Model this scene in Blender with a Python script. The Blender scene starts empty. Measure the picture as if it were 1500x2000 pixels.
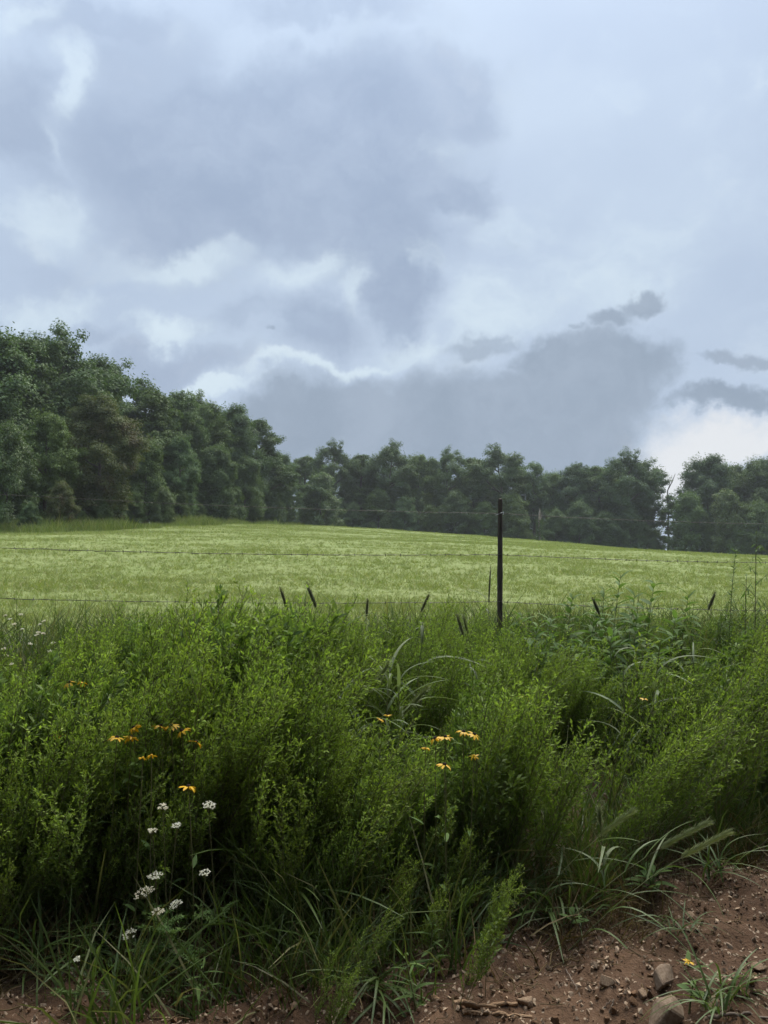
import bpy, bmesh, math
import numpy as np
from mathutils import Vector, Matrix, Euler

R = math.radians
scene = bpy.context.scene

# ------------------------------------------------------------------ camera
EYE = Vector((0.0, 0.0, 1.55))
FPX = 1502.0                     # focal length in pixels of the 1500 x 2000 frame
PITCH = math.atan(120.0 / FPX)
cam_d = bpy.data.cameras.new("camera")
cam = bpy.data.objects.new("camera", cam_d)
scene.collection.objects.link(cam)
cam.location = EYE
cam.rotation_euler = (R(90) + PITCH, 0, 0)
cam_d.sensor_fit = 'VERTICAL'
cam_d.sensor_height = 36.0
cam_d.lens = 36.0 * FPX / 2000.0
cam_d.clip_start = 0.05
cam_d.clip_end = 5000
scene.camera = cam
CAMROT = Euler(cam.rotation_euler).to_matrix()


def ray(px, py):
    """unit direction of a point of the frame"""
    return (CAMROT @ Vector(((px - 750) / FPX, (1000 - py) / FPX, -1))).normalized()


def at(px, py, Y):
    d = ray(px, py)
    return EYE + d * (Y / d.y)


# ------------------------------------------------------------------ world
SUN_EL, SUN_AZ = 58.0, 24.0      # ahead and to the right, behind cloud
world = bpy.data.worlds.new("World")
scene.world = world
world.use_nodes = True


class NT:
    def __init__(self, tree):
        self.t = tree
        self.n = tree.nodes
        self.l = tree.links

    def new(self, kind, **kw):
        n = self.n.new(kind)
        for k, v in kw.items():
            setattr(n, k, v)
        return n

    def put(self, sock, v):
        if hasattr(v, 'links') or isinstance(v, bpy.types.NodeSocket):
            self.l.new(v, sock)
        else:
            sock.default_value = v

    def math(self, op, a, b=0.0, c=None, clamp=False):
        n = self.new('ShaderNodeMath', operation=op, use_clamp=clamp)
        self.put(n.inputs[0], a)
        self.put(n.inputs[1], b)
        if c is not None:
            self.put(n.inputs[2], c)
        return n.outputs[0]

    def vmath(self, op, a, b=None, s=None):
        n = self.new('ShaderNodeVectorMath', operation=op)
        self.put(n.inputs[0], a)
        if b is not None:
            self.put(n.inputs[1], b)
        if s is not None:
            self.put(n.inputs['Scale'], s)
        return n

    def noise(self, vec, scale, detail=4, rough=0.5, dist=0.0):
        n = self.new('ShaderNodeTexNoise')
        if vec is not None:
            self.l.new(vec, n.inputs['Vector'])
        n.inputs['Scale'].default_value = scale
        n.inputs['Detail'].default_value = detail
        n.inputs['Roughness'].default_value = rough
        n.inputs['Distortion'].default_value = dist
        return n

    def step(self, v, a, b, lo=0.0, hi=1.0):
        n = self.new('ShaderNodeMapRange', interpolation_type='SMOOTHSTEP')
        self.put(n.inputs[0], v)
        n.inputs[1].default_value = a
        n.inputs[2].default_value = b
        n.inputs[3].default_value = lo
        n.inputs[4].default_value = hi
        return n.outputs[0]

    def mix(self, f, a, b, blend='MIX'):
        n = self.new('ShaderNodeMix', data_type='RGBA', blend_type=blend)
        self.put(n.inputs[0], f)
        for s, v in ((n.inputs[6], a), (n.inputs[7], b)):
            if isinstance(v, (tuple, list)):
                s.default_value = (v[0], v[1], v[2], 1)
            else:
                self.l.new(v, s)
        return n.outputs[2]

    def ramp(self, f, stops):
        n = self.new('ShaderNodeValToRGB')
        e = n.color_ramp.elements
        while len(e) < len(stops):
            e.new(0.5)
        for i, (p, c) in enumerate(stops):
            e[i].position = p
            e[i].color = (c[0], c[1], c[2], 1)
        self.put(n.inputs[0], f)
        return n.outputs[0]


def build_world():
    w = NT(world.node_tree)
    w.n.clear()
    d = w.new('ShaderNodeTexCoord').outputs['Generated']
    # billow the lookup direction so that cloud edges are ragged
    dn = w.vmath('ADD', d, (3.1, 1.7, 5.3)).outputs[0]
    n1 = w.noise(dn, 6.0, 1, 0.5)
    n2 = w.noise(dn, 16.0, 5, 0.62)
    wa = w.vmath('SCALE', w.vmath('SUBTRACT', n1.outputs['Color'], (.5, .5, .5)).outputs[0], s=0.11).outputs[0]
    wb = w.vmath('SCALE', w.vmath('SUBTRACT', n2.outputs['Color'], (.5, .5, .5)).outputs[0], s=0.085).outputs[0]
    dw = w.vmath('ADD', w.vmath('ADD', d, wa).outputs[0], wb).outputs[0]

    # tangent coordinates of the billowed direction, in frame pixels, about the view axis
    FW = ray(750, 560)
    RT = Vector((1, 0, 0))
    UP = RT.cross(FW)
    den = w.math('MAXIMUM', w.vmath('DOT_PRODUCT', dw, tuple(FW)).outputs['Value'], 0.2)
    cx = w.math('DIVIDE', w.vmath('DOT_PRODUCT', dw, tuple(RT)).outputs['Value'], den)
    cy = w.math('DIVIDE', w.vmath('DOT_PRODUCT', dw, tuple(UP)).outputs['Value'], den)
    cmb = w.new('ShaderNodeCombineXYZ')
    w.l.new(cx, cmb.inputs[0])
    w.l.new(cy, cmb.inputs[1])
    uv = cmb.outputs[0]

    def blob(px, py, rx, ry, amp):
        c = ray(px, py)
        u, v = c.dot(RT) / c.dot(FW), c.dot(UP) / c.dot(FW)
        kx, ky = FPX / rx, FPX / ry
        n = w.new('ShaderNodeVectorMath', operation='MULTIPLY_ADD')
        w.l.new(uv, n.inputs[0])
        n.inputs[1].default_value = (kx, ky, 0)
        n.inputs[2].default_value = (-u * kx, -v * ky, 0)
        ln = w.vmath('LENGTH', n.outputs[0]).outputs['Value']
        return w.math('MULTIPLY_ADD', ln, -amp / 1.1, amp * 1.42 / 1.1, clamp=True), amp

    def total(items):
        acc = None
        for it in items:
            b, amp = blob(*it[:4], it[-1])
            b = w.math('MINIMUM', b, amp)
            if acc is None:
                acc = b
            else:
                q = w.new('ShaderNodeMath', operation='SMOOTH_MAX')
                w.l.new(acc, q.inputs[0])
                w.l.new(b, q.inputs[1])
                q.inputs[2].default_value = .18
                acc = q.outputs[0]
        return acc

    # broad fields that go on over the whole dome
    big = w.noise(w.vmath('MULTIPLY', d, (1, 1, 2.2)).outputs[0], 2.3, 3, 0.55).outputs[0]
    fine = w.noise(w.vmath('MULTIPLY', dw, (1, 1, 1.5)).outputs[0], 8.0, 6, 0.62).outputs[0]
    fd = w.math('SUBTRACT', fine, 0.5)
    bd = w.math('SUBTRACT', big, 0.5)

    dark = total([
        (430, 330, 330, 180, 0, 1.0), (640, 300, 270, 190, 0, 1.0), (740, 440, 170, 130, 0, 1.0), (775, 560, 75, 120, 0, .9), (780, 650, 55, 60, 0, .7),
        (880, 365, 90, 55, 0, .85), (880, 180, 110, 100, 0, .7), (60, 240, 110, 150, 0, .75), (300, 130, 230, 120, 0, .6),
        (200, 30, 220, 80, 0, .65), (640, 20, 240, 70, 0, .6), (60, 530, 150, 60, 0, .45), (480, 610, 150, 50, 0, .55),
        (620, 640, 140, 80, 0, .7), (300, 700, 200, 45, 0, .7), (1000, 60, 150, 110, 0, .3), (180, 640, 100, 36, 0, .6)])
    low = total([
        (540, 850, 100, 95, 0, 1.0), (660, 860, 170, 120, 0, 1.0), (850, 870, 220, 120, 0, 1.0), (1060, 870, 200, 130, 0, 1.0),
        (1070, 735, 90, 60, 0, .95), (1220, 745, 150, 95, 0, 1.0), (1180, 850, 130, 80, 0, .9), (1245, 605, 50, 30, 0, .75), (1190, 635, 55, 28, 0, .75), (1130, 660, 34, 14, 0, .5),
        (1420, 800, 105, 30, 0, .85), (1450, 728, 110, 20, 0, .55), (940, 710, 110, 32, 0, .5),
        (536, 672, 18, 10, 0, .6), (860, 600, 40, 14, 0, .3), (965, 455, 26, 20, 0, .35), (1480, 530, 70, 24, 0, .3)])
    brite = total([
        (165, 165, 40, 100, 22, .6), (40, 30, 120, 35, -38, .5), (345, 75, 45, 70, 0, .3), (128, 290, 25, 45, 0, .5),
        (370, 495, 160, 40, 0, .7), (590, 520, 120, 44, -10, .7), (100, 590, 130, 50, 0, .7), (70, 410, 100, 70, 0, .5),
        (330, 628, 60, 32, 0, .8), (690, 570, 40, 60, 0, .6), (640, 728, 200, 18, -3, .75),
        (390, 755, 110, 20, 0, .85), (830, 510, 60, 60, 0, .6), (930, 600, 150, 130, 0, .6),
        (850, 280, 90, 40, -40, .42), (950, 430, 80, 60, 0, .40), (650, 85, 110, 50, 0, .35), (1180, 520, 260, 150, 0, .4), (800, 700, 110, 36, 0, .6), (760, 640, 40, 60, 0, .2)])
    glow = total([(1430, 880, 190, 60, 0, .95), (1330, 930, 110, 70, 0, .95), (1262, 848, 45, 12, 10, .7), (1560, 840, 150, 40, 0, .7)])

    base = w.mix(w.step(w.math('ADD', big, w.math('MULTIPLY', fd, .2)), .3, .7), (.455, .555, .705), (.52, .625, .765))
    # overcast: one cloud deck everywhere, thin blue showing through a little
    sky = w.new('ShaderNodeTexSky', sky_type='NISHITA')
    sky.sun_disc = False
    sky.sun_elevation = R(SUN_EL)
    sky.sun_rotation = R(SUN_AZ)
    sky.altitude = 300
    sky.air_density = 1.0
    sky.dust_density = 2.0
    blue = w.vmath('SCALE', sky.outputs[0], s=0.10).outputs[0]
    base = w.mix(0.06, base, blue)
    darkc = w.mix(w.step(fine, .30, .70), (.305, .385, .525), (.385, .47, .61))
    lowc = w.mix(w.step(fine, .32, .72), (.275, .345, .44), (.345, .42, .525))
    # overcast law: about three times brighter overhead than at the horizon (smooth, all round)
    sep = w.new('ShaderNodeSeparateXYZ')
    w.l.new(d, sep.inputs[0])
    z = w.math('MAXIMUM', sep.outputs[2], 0.0)
    k = w.math('MULTIPLY_ADD', w.math('POWER', z, 4.0), 2.1, 0.97)

    def compose(dark, low, brite, glow):
        dmask = w.step(w.math('ADD', w.math('MULTIPLY_ADD', fd, 1.0, dark), w.math('MULTIPLY', bd, 0.35)), 0.22, 0.80)
        bmask = w.step(w.math('MULTIPLY_ADD', fd, 1.7, brite), 0.10, 1.05)
        col = w.mix(w.math('MULTIPLY', bmask, .7), base, (.66, .78, .865))
        col = w.mix(w.math('MULTIPLY', dmask, .90), col, darkc)
        if low != 0.0:
            col = w.mix(w.math('MULTIPLY', w.math('MULTIPLY', bmask, w.step(brite, .1, .7)), .72), col, (.67, .79, .875))
            gmask = w.step(w.math('MULTIPLY_ADD', fd, 1.1, glow), 0.15, 0.95)
            col = w.mix(w.math('MULTIPLY', gmask, .92), col, (.79, .81, .835))
            lmask = w.step(w.math('MULTIPLY_ADD', fd, 0.95, low), 0.26, 0.72)
            col = w.mix(w.math('MULTIPLY', lmask, .93), col, lowc)
        bg = w.new('ShaderNodeBackground')
        w.l.new(w.vmath('SCALE', col, s=k).outputs[0], bg.inputs[0])
        bg.inputs[1].default_value = 0.302
        return bg.outputs[0]

    here = compose(dark, low, brite, glow)
    rest = compose(0.0, 0.0, 0.0, 0.0)      # the same deck without the named clouds, beyond where they end
    mx = w.new('ShaderNodeMixShader')
    w.l.new(w.step(w.vmath('DOT_PRODUCT', d, tuple(FW)).outputs['Value'], .64, .74), mx.inputs[0])
    w.l.new(rest, mx.inputs[1])
    w.l.new(here, mx.inputs[2])
    out = w.new('ShaderNodeOutputWorld')
    w.l.new(mx.outputs[0], out.inputs[0])


build_world()
world.cycles.sampling_method = 'NONE'      # an even overcast dome needs no importance map

sun_d = bpy.data.lights.new("sun", 'SUN')
sun_d.energy = 1.5
sun_d.angle = R(40)
sun_d.color = (1.0, 0.95, 0.85)
sun = bpy.data.objects.new("sun", sun_d)
scene.collection.objects.link(sun)
sdir = Vector((math.sin(R(SUN_AZ)) * math.cos(R(SUN_EL)), math.cos(R(SUN_AZ)) * math.cos(R(SUN_EL)), math.sin(R(SUN_EL))))
sun.rotation_euler = sdir.to_track_quat('Z', 'Y').to_euler()
sun.location = (0, 0, 60)

vs = scene.view_settings
vs.view_transform = 'Standard'
vs.look = 'None'
vs.exposure = 1.8
vs.gamma = 1.0
vs.use_curve_mapping = False
scene.cycles.max_bounces = 6
scene.cycles.diffuse_bounces = 3
scene.cycles.glossy_bounces = 2
scene.cycles.transmission_bounces = 4
scene.cycles.volume_bounces = 0
scene.cycles.use_denoising = True
scene.cycles.denoiser = 'OPENIMAGEDENOISE'
scene.cycles.denoising_prefilter = 'ACCURATE'

# ------------------------------------------------------------------ helpers
COL = scene.collection


def make_mesh(name, V, F, mat=None, smooth=False):
    """V (n,3); F list of int arrays (each (m,k)) -> mesh"""
    me = bpy.data.meshes.new(name)
    V = np.ascontiguousarray(V, dtype=np.float32)
    if isinstance(F, np.ndarray):
        F = [F]
    F = [np.asarray(f, dtype=np.int32) for f in F if len(f)]
    nl = sum(f.size for f in F)
    nf = sum(len(f) for f in F)
    me.vertices.add(len(V))
    me.vertices.foreach_set('co', V.ravel())
    me.loops.add(nl)
    me.loops.foreach_set('vertex_index', np.concatenate([f.ravel() for f in F]))
    me.polygons.add(nf)
    tot = np.concatenate([np.full(len(f), f.shape[1], np.int32) for f in F])
    st = np.concatenate([[0], np.cumsum(tot)[:-1]]).astype(np.int32)
    me.polygons.foreach_set('loop_start', st)
    if smooth:
        me.polygons.foreach_set('use_smooth', np.ones(nf, dtype=bool))
    me.update(calc_edges=True)
    if mat:
        me.materials.append(mat)
    return me


def link(name, me, parent=None, loc=None, rot=None, scl=None):
    o = bpy.data.objects.new(name, me)
    COL.objects.link(o)
    if parent:
        o.parent = parent
    if loc is not None:
        o.location = loc
    if rot is not None:
        o.rotation_euler = rot
    if scl is not None:
        o.scale = scl if hasattr(scl, '__len__') else (scl, scl, scl)
    return o


def thing(name, label, cat, loc=(0, 0, 0), rot=(0, 0, 0), scl=1.0, group=None):
    o = link(name, None, None, loc, rot, scl)
    o.empty_display_size = 0.1
    tag(o, label, cat, group)
    return o


def tag(o, label, cat, group=None):
    o['label'] = label
    o['category'] = cat
    if group:
        o['group'] = group


class Geo:
    """collects triangles / quads"""

    def __init__(self):
        self.V, self.F, self.n = [], [], 0

    def add(self, V, F):
        V = np.asarray(V, float)
        self.V.append(V)
        for f in (F if isinstance(F, list) else [F]):
            self.F.append(np.asarray(f, int) + self.n)
        self.n += len(V)

    def mesh(self, name, mat, smooth=False):
        Fs = {}
        for f in self.F:
            Fs.setdefault(f.shape[1], []).append(f)
        return make_mesh(name, np.concatenate(self.V), [np.concatenate(v) for v in Fs.values()], mat, smooth)


def unit(a):
    a = np.asarray(a, float)
    return a / np.maximum(np.linalg.norm(a, axis=-1, keepdims=True), 1e-9)


def tube(g, path, rad, sides=5):
    path = np.asarray(path, float)
    n = len(path)
    rad = np.broadcast_to(np.asarray(rad, float), (n,))
    t = unit(np.gradient(path, axis=0))
    ref = np.array([0.31, 0.87, 0.2]) if abs(t[:, 2]).mean() > .5 else np.array([0.05, 0.1, 1.0])
    a = unit(np.cross(t, ref))
    b = np.cross(t, a)
    ang = np.arange(sides) * 2 * np.pi / sides
    V = path[:, None] + rad[:, None, None] * (a[:, None] * np.cos(ang)[None, :, None] + b[:, None] * np.sin(ang)[None, :, None])
    i = np.arange(n - 1)[:, None] * sides
    j = np.arange(sides)[None]
    j2 = (j + 1) % sides
    F = np.stack([i + j, i + j2, i + sides + j2, i + sides + j], -1).reshape(-1, 4)
    g.add(V.reshape(-1, 3), F)


def leaves(g, P, D, N, L, W, fold=0.25, droop=0.0):
    """one folded kite per leaf: base P, direction D, rough normal N"""
    P = np.asarray(P, float)
    D = unit(D)
    S = unit(np.cross(D, N))
    N = np.cross(S, D)
    L = np.asarray(L, float).reshape(-1, 1)
    W = np.asarray(W, float).reshape(-1, 1)
    mid = P + D * L * .45
    tip = P + D * L + np.array([0, 0, -1.0]) * (L * droop)
    V = np.stack([P, mid + S * W * .5 + N * W * fold, tip, mid - S * W * .5 + N * W * fold], 1).reshape(-1, 3)
    F = np.arange(len(P) * 4).reshape(-1, 4)
    g.add(V, F)


def strip(g, path, width, normal, fold=0.0):
    """flat ribbon along a path (grass blade), folded along the midrib"""
    path = np.asarray(path, float)
    n = len(path)
    t = unit(np.gradient(path, axis=0))
    s = unit(np.cross(t, normal))
    up = np.cross(s, t)
    w = np.asarray(width, float).reshape(n, 1)
    V = np.stack([path - s * w * .5 + up * w * fold, path, path + s * w * .5 + up * w * fold], 1).reshape(-1, 3)
    i = np.arange(n - 1)[:, None] * 3
    F = np.concatenate([np.stack([i[:, 0] + k, i[:, 0] + k + 1, i[:, 0] + k + 4, i[:, 0] + k + 3], -1) for k in (0, 1)])
    g.add(V, F)


def arc(base, az, length, lean, curl, n=7):
    """path that starts leaning by 'lean' (rad from vertical) and bends by 'curl' along its length"""
    s = np.linspace(0, 1, n)
    th = lean + curl * s
    ds = length / (n - 1)
    h = np.concatenate([[0], np.cumsum(np.sin((th[1:] + th[:-1]) / 2)) * ds])
    z = np.concatenate([[0], np.cumsum(np.cos((th[1:] + th[:-1]) / 2)) * ds])
    return np.asarray(base, float) + np.stack([h * math.cos(az), h * math.sin(az), z], -1)


def vnoise(x, y, seed=0):
    xi, yi = np.floor(x).astype(np.int64), np.floor(y).astype(np.int64)
    xf, yf = x - xi, y - yi
    u, v = xf * xf * (3 - 2 * xf), yf * yf * (3 - 2 * yf)

    def h(a, b):
        k = (a * 374761393 + b * 668265263 + seed * 1442695041) & 0xFFFFFFFF
        k = ((k ^ (k >> 13)) * 1274126177) & 0xFFFFFFFF
        return ((k ^ (k >> 16)) & 0xFFFF) / 65535.0
    return (h(xi, yi) * (1 - u) + h(xi + 1, yi) * u) * (1 - v) + (h(xi, yi + 1) * (1 - u) + h(xi + 1, yi + 1) * u) * v


def fbm(x, y, octv=4, seed=0, gain=.5):
    a, s, t = 1.0, 0.0, 0.0
    for i in range(octv):
        s = s + a * (vnoise(x * 2 ** i, y * 2 ** i, seed + i) - .5)
        t += a
        a *= gain
    return s / t * 2


# ------------------------------------------------------------------ terrain shape
def toe(x):
    return np.interp(x, [-8, -3, -1.45, -.5, .55, 1.2, 1.9, 3, 8], [1.4, 2.8, 3.05, 3.28, 3.42, 3.62, 4.15, 4.55, 6.0]) + .06 * np.sin(x * 5.1) + .05 * np.sin(x * 9.3 + 1) + .03 * np.sin(x * 17)


def fence_y(x):
    return 6.95 + 0.22 * x


def sstep(a, b, v):
    t = np.clip((v - a) / (b - a), 0, 1)
    return t * t * (3 - 2 * t)


def ground_z(x, y):
    x = np.asarray(x, float)
    y = np.asarray(y, float)
    xc = np.clip(x, -30, 30)
    ty, fy = toe(np.clip(x, -6, 6)) + .3 * (xc - np.clip(x, -6, 6)), fence_y(xc)
    s = np.clip((y - ty) / (fy - ty), 0, 1)
    bank = 0.85 * (0.55 * sstep(0, 1, s) + 0.45 * s)
    d = np.maximum(y - fy, 0)
    d = np.minimum(d, 170)
    G = np.where(d < 55, d, 55 + (d - 55) - (d - 55) ** 2 / (2 * 48.0))
    G = np.where(d > 118, 55 + 63 - 63 ** 2 / 96.0 - (d - 118) * .31, G)
    sl = 0.0805 * np.exp(-((x + 14) / np.where(x < -14, 22.0, 52.0)) ** 2)
    field = sl * G
    near = np.exp(-((x / 9) ** 2)) * sstep(9, 7, y) * sstep(-3, 1, y)
    dirt = sstep(.25, -.1, y - ty)
    rough = near * (fbm(x * 2.2, y * 2.2, 4, 3) * (.05 + .06 * dirt) + fbm(x * 7, y * 7, 3, 8, .6) * .085 * dirt)
    roll = sstep(8, 20, y) * (fbm(x * .12, y * .12, 3, 20) * .18 + fbm(x * .7, y * .7, 2, 5) * .035)
    # spoil heaped on the right of the cut
    heap = .16 * np.exp(-((x - 2.1) / .9) ** 2 - ((y - 3.5) / .7) ** 2)
    # far side of the lane behind the camera
    back = 1.2 * sstep(-4.5, -8, y)
    return bank + field + rough + roll + heap + back


def gz(x, y):
    return float(ground_z(np.array([x]), np.array([y]))[0])


# ------------------------------------------------------------------ materials
def new_mat(name):
    m = bpy.data.materials.new(name)
    m.use_nodes = True
    t = NT(m.node_tree)
    t.n.clear()
    out = t.new('ShaderNodeOutputMaterial')
    return m, t, out


def leaf_mat(name, stops, trans=0.3, rough=0.5, spec=0.3, objvar=0.25, patch=None, tint=(1.0, 1.15, .55), young=None):
    """leaf: colour differs from leaf to leaf and from plant to plant; light passes through"""
    m, t, out = new_mat(name)
    geo = t.new('ShaderNodeNewGeometry')
    isl = geo.outputs['Random Per Island']
    oi = t.new('ShaderNodeObjectInfo')
    c = t.ramp(isl, stops)
    if young:      # lighter shoot tips: fresh growth, with lit tips put into the colour
        ay = t.new('ShaderNodeAttribute', attribute_name='young')
        c = t.mix(ay.outputs['Fac'], c, young)
    v = t.math('ADD', t.math('MULTIPLY', oi.outputs['Random'], 2 * objvar), 1 - objvar)
    c = t.vmath('SCALE', c, s=v).outputs[0]
    hue = t.math('FRACT', t.math('MULTIPLY', oi.outputs['Random'], 7.31))
    c = t.mix(t.math('MULTIPLY', hue, .8), c, t.vmath('MULTIPLY', c, (1.10, 1.0, .88)).outputs[0])
    if patch:
        tc = t.new('ShaderNodeTexCoord')
        n = t.noise(tc.outputs['Object'], patch[0], 2, .5)
        c = t.mix(t.step(n.outputs[0], .5, .68, 0, patch[2]), c, patch[1])
    p = t.new('ShaderNodeBsdfPrincipled')
    t.l.new(c, p.inputs['Base Color'])
    p.inputs['Roughness'].default_value = rough
    p.inputs['Specular IOR Level'].default_value = spec
    tr = t.new('ShaderNodeBsdfTranslucent')
    t.l.new(t.vmath('MULTIPLY', c, tint).outputs[0], tr.inputs[0])
    mx = t.new('ShaderNodeMixShader')
    mx.inputs[0].default_value = trans
    t.l.new(p.outputs[0], mx.inputs[1])
    t.l.new(tr.outputs[0], mx.inputs[2])
    t.l.new(mx.outputs[0], out.inputs[0])
    return m


def solid_mat(name, c1, c2, scale=8, rough=0.8, spec=0.3, bump=0.3, bscale=30, stretch=(1, 1, 1), metallic=0.0, objvar=0.0):
    m, t, out = new_mat(name)
    tc = t.new('ShaderNodeTexCoord')
    v = t.vmath('MULTIPLY', tc.outputs['Object'], stretch).outputs[0]
    n = t.noise(v, scale, 5, .6)
    c = t.mix(t.step(n.outputs[0], .3, .7), c1, c2)
    if objvar:
        oi = t.new('ShaderNodeObjectInfo')
        k = t.math('ADD', t.math('MULTIPLY', oi.outputs['Random'], 2 * objvar), 1 - objvar)
        c = t.vmath('SCALE', c, s=k).outputs[0]
    p = t.new('ShaderNodeBsdfPrincipled')
    t.l.new(c, p.inputs['Base Color'])
    p.inputs['Roughness'].default_value = rough
    p.inputs['Specular IOR Level'].default_value = spec
    p.inputs['Metallic'].default_value = metallic
    if bump:
        b = t.new('ShaderNodeBump')
        b.inputs['Strength'].default_value = bump
        b.inputs['Distance'].default_value = .01
        t.l.new(t.noise(v, bscale, 4, .6).outputs[0], b.inputs['Height'])
        t.l.new(b.outputs[0], p.inputs['Normal'])
    t.l.new(p.outputs[0], out.inputs[0])
    return m


M = {}
M['oak'] = leaf_mat('oak_leaves', [(0, (.076, .120, .042)), (.5, (.096, .148, .050)), (1, (.118, .180, .060))], .25, .65, .15, .16, (.30, (.060, .088, .030), .5))
M['oak_cool'] = leaf_mat('cool_oak_leaves', [(0, (.070, .114, .050)), (.5, (.086, .138, .059)), (1, (.108, .168, .070))], .25, .65, .15, .16)
M['russet'] = leaf_mat('russet_oak_leaves', [(0, (.068, .086, .035)), (.6, (.090, .115, .042)), (1, (.12, .125, .05))], .25, .65, .15, .1, (.45, (.105, .066, .040), .6))
M['lime'] = leaf_mat('pale_tree_leaves', [(0, (.075, .115, .040)), (.5, (.10, .155, .050)), (1, (.125, .18, .06))], .26, .55, .3, .1)
M['bark'] = solid_mat('bark', (.055, .045, .036), (.11, .095, .08), 3, .9, .2, .6, 12, (4, 4, .6))
M['deadwood'] = solid_mat('dead_wood', (.16, .13, .10), (.30, .26, .21), 3, .9, .2, .5, 14, (5, 5, .5))
M['weed'] = leaf_mat('weed_leaves', [(0, (.094, .150, .032)), (.45, (.126, .195, .041)), (.8, (.154, .228, .049)), (1, (.20, .255, .068))], .42, .6, .15, .22, young=(.285, .385, .078))
M['leafy'] = leaf_mat('leafy_weed_leaves', [(0, (.065, .110, .030)), (.5, (.085, .140, .036)), (1, (.12, .175, .05))], .36, .6, .2, .2, young=(.16, .23, .06))
M['weedstem'] = solid_mat('weed_stems', (.09, .105, .035), (.15, .14, .06), 6, .7, .3, 0)
M['broad'] = leaf_mat('broad_leaves', [(0, (.090, .150, .045)), (1, (.125, .195, .065))], .38, .70, .14, .22)
M['pale'] = leaf_mat('blue_grass_blades', [(0, (.125, .165, .085)), (1, (.19, .23, .135))], .28, .62, .2, .2)
M['grass'] = leaf_mat('grass_blades', [(0, (.050, .082, .020)), (.6, (.074, .115, .028)), (.9, (.12, .14, .048)), (1, (.19, .17, .085))], .32, .5, .35, .25)
M['edge'] = leaf_mat('uncut_grass_blades', [(0, (.10, .145, .034)), (.6, (.14, .19, .048)), (.9, (.20, .225, .075)), (1, (.27, .25, .12))], .32, .55, .25, .2)
M['hay'] = leaf_mat('field_grass_blades', [(0, (.178, .224, .070)), (.5, (.218, .265, .090)), (.82, (.262, .290, .118)), (1, (.34, .320, .175))], .34, .6, .2, .18)
M['straw'] = leaf_mat('dead_grass', [(0, (.06, .042, .018)), (.6, (.11, .080, .036)), (1, (.18, .135, .065))], .15, .7, .2, .3)
M['seed'] = leaf_mat('seed_heads', [(0, (.075, .080, .050)), (1, (.13, .13, .085))], .2, .7, .2, .15)
M['seedpale'] = leaf_mat('pale_seed_heads', [(0, (.15, .19, .085)), (1, (.24, .27, .14))], .3, .6, .2, .1)
M['petal'] = leaf_mat('yellow_petals', [(0, (.56, .31, .008)), (1, (.66, .42, .015))], .25, .5, .3, .08, tint=(1.0, .9, .6))
M['cone'] = solid_mat('flower_cone', (.018, .010, .008), (.04, .022, .015), 40, .8, .2, .6, 200)
M['white'] = leaf_mat('white_florets', [(0, (.62, .62, .50)), (1, (.76, .75, .64))], .25, .6, .2, .06, tint=(1, 1, .9))
M['post'] = solid_mat('weathered_post', (.030, .022, .017), (.075, .055, .042), 6, .75, .35, .7, 30, (8, 8, .7))
M['wire'] = solid_mat('rusty_wire', (.045, .038, .034), (.10, .082, .07), 40, .55, .5, 0, metallic=.5)
M['clip'] = solid_mat('bright_clip', (.45, .45, .44), (.6, .6, .58), 10, .35, .5, 0, metallic=.8)
M['rock'] = solid_mat('tan_rock', (.17, .105, .065), (.30, .215, .14), 9, .9, .2, .5, 35, objvar=.25)
M['greyrock'] = solid_mat('brown_rock', (.15, .10, .065), (.25, .185, .13), 9, .9, .2, .5, 35, objvar=.2)
M['gravel'] = solid_mat('gravel', (.20, .13, .085), (.38, .28, .19), 1.0, .9, .2, .2, 30, objvar=.5)
M['clod'] = solid_mat('soil_clods', (.095, .053, .030), (.165, .098, .056), 6, .95, .1, .4, 40, objvar=.3)
M['root'] = solid_mat('root_wood', (.21, .125, .07), (.38, .25, .15), 5, .85, .2, .8, 25, (1, 9, 9))
M['twig'] = solid_mat('twig', (.10, .075, .055), (.20, .155, .12), 5, .85, .2, .3, 25)


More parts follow.
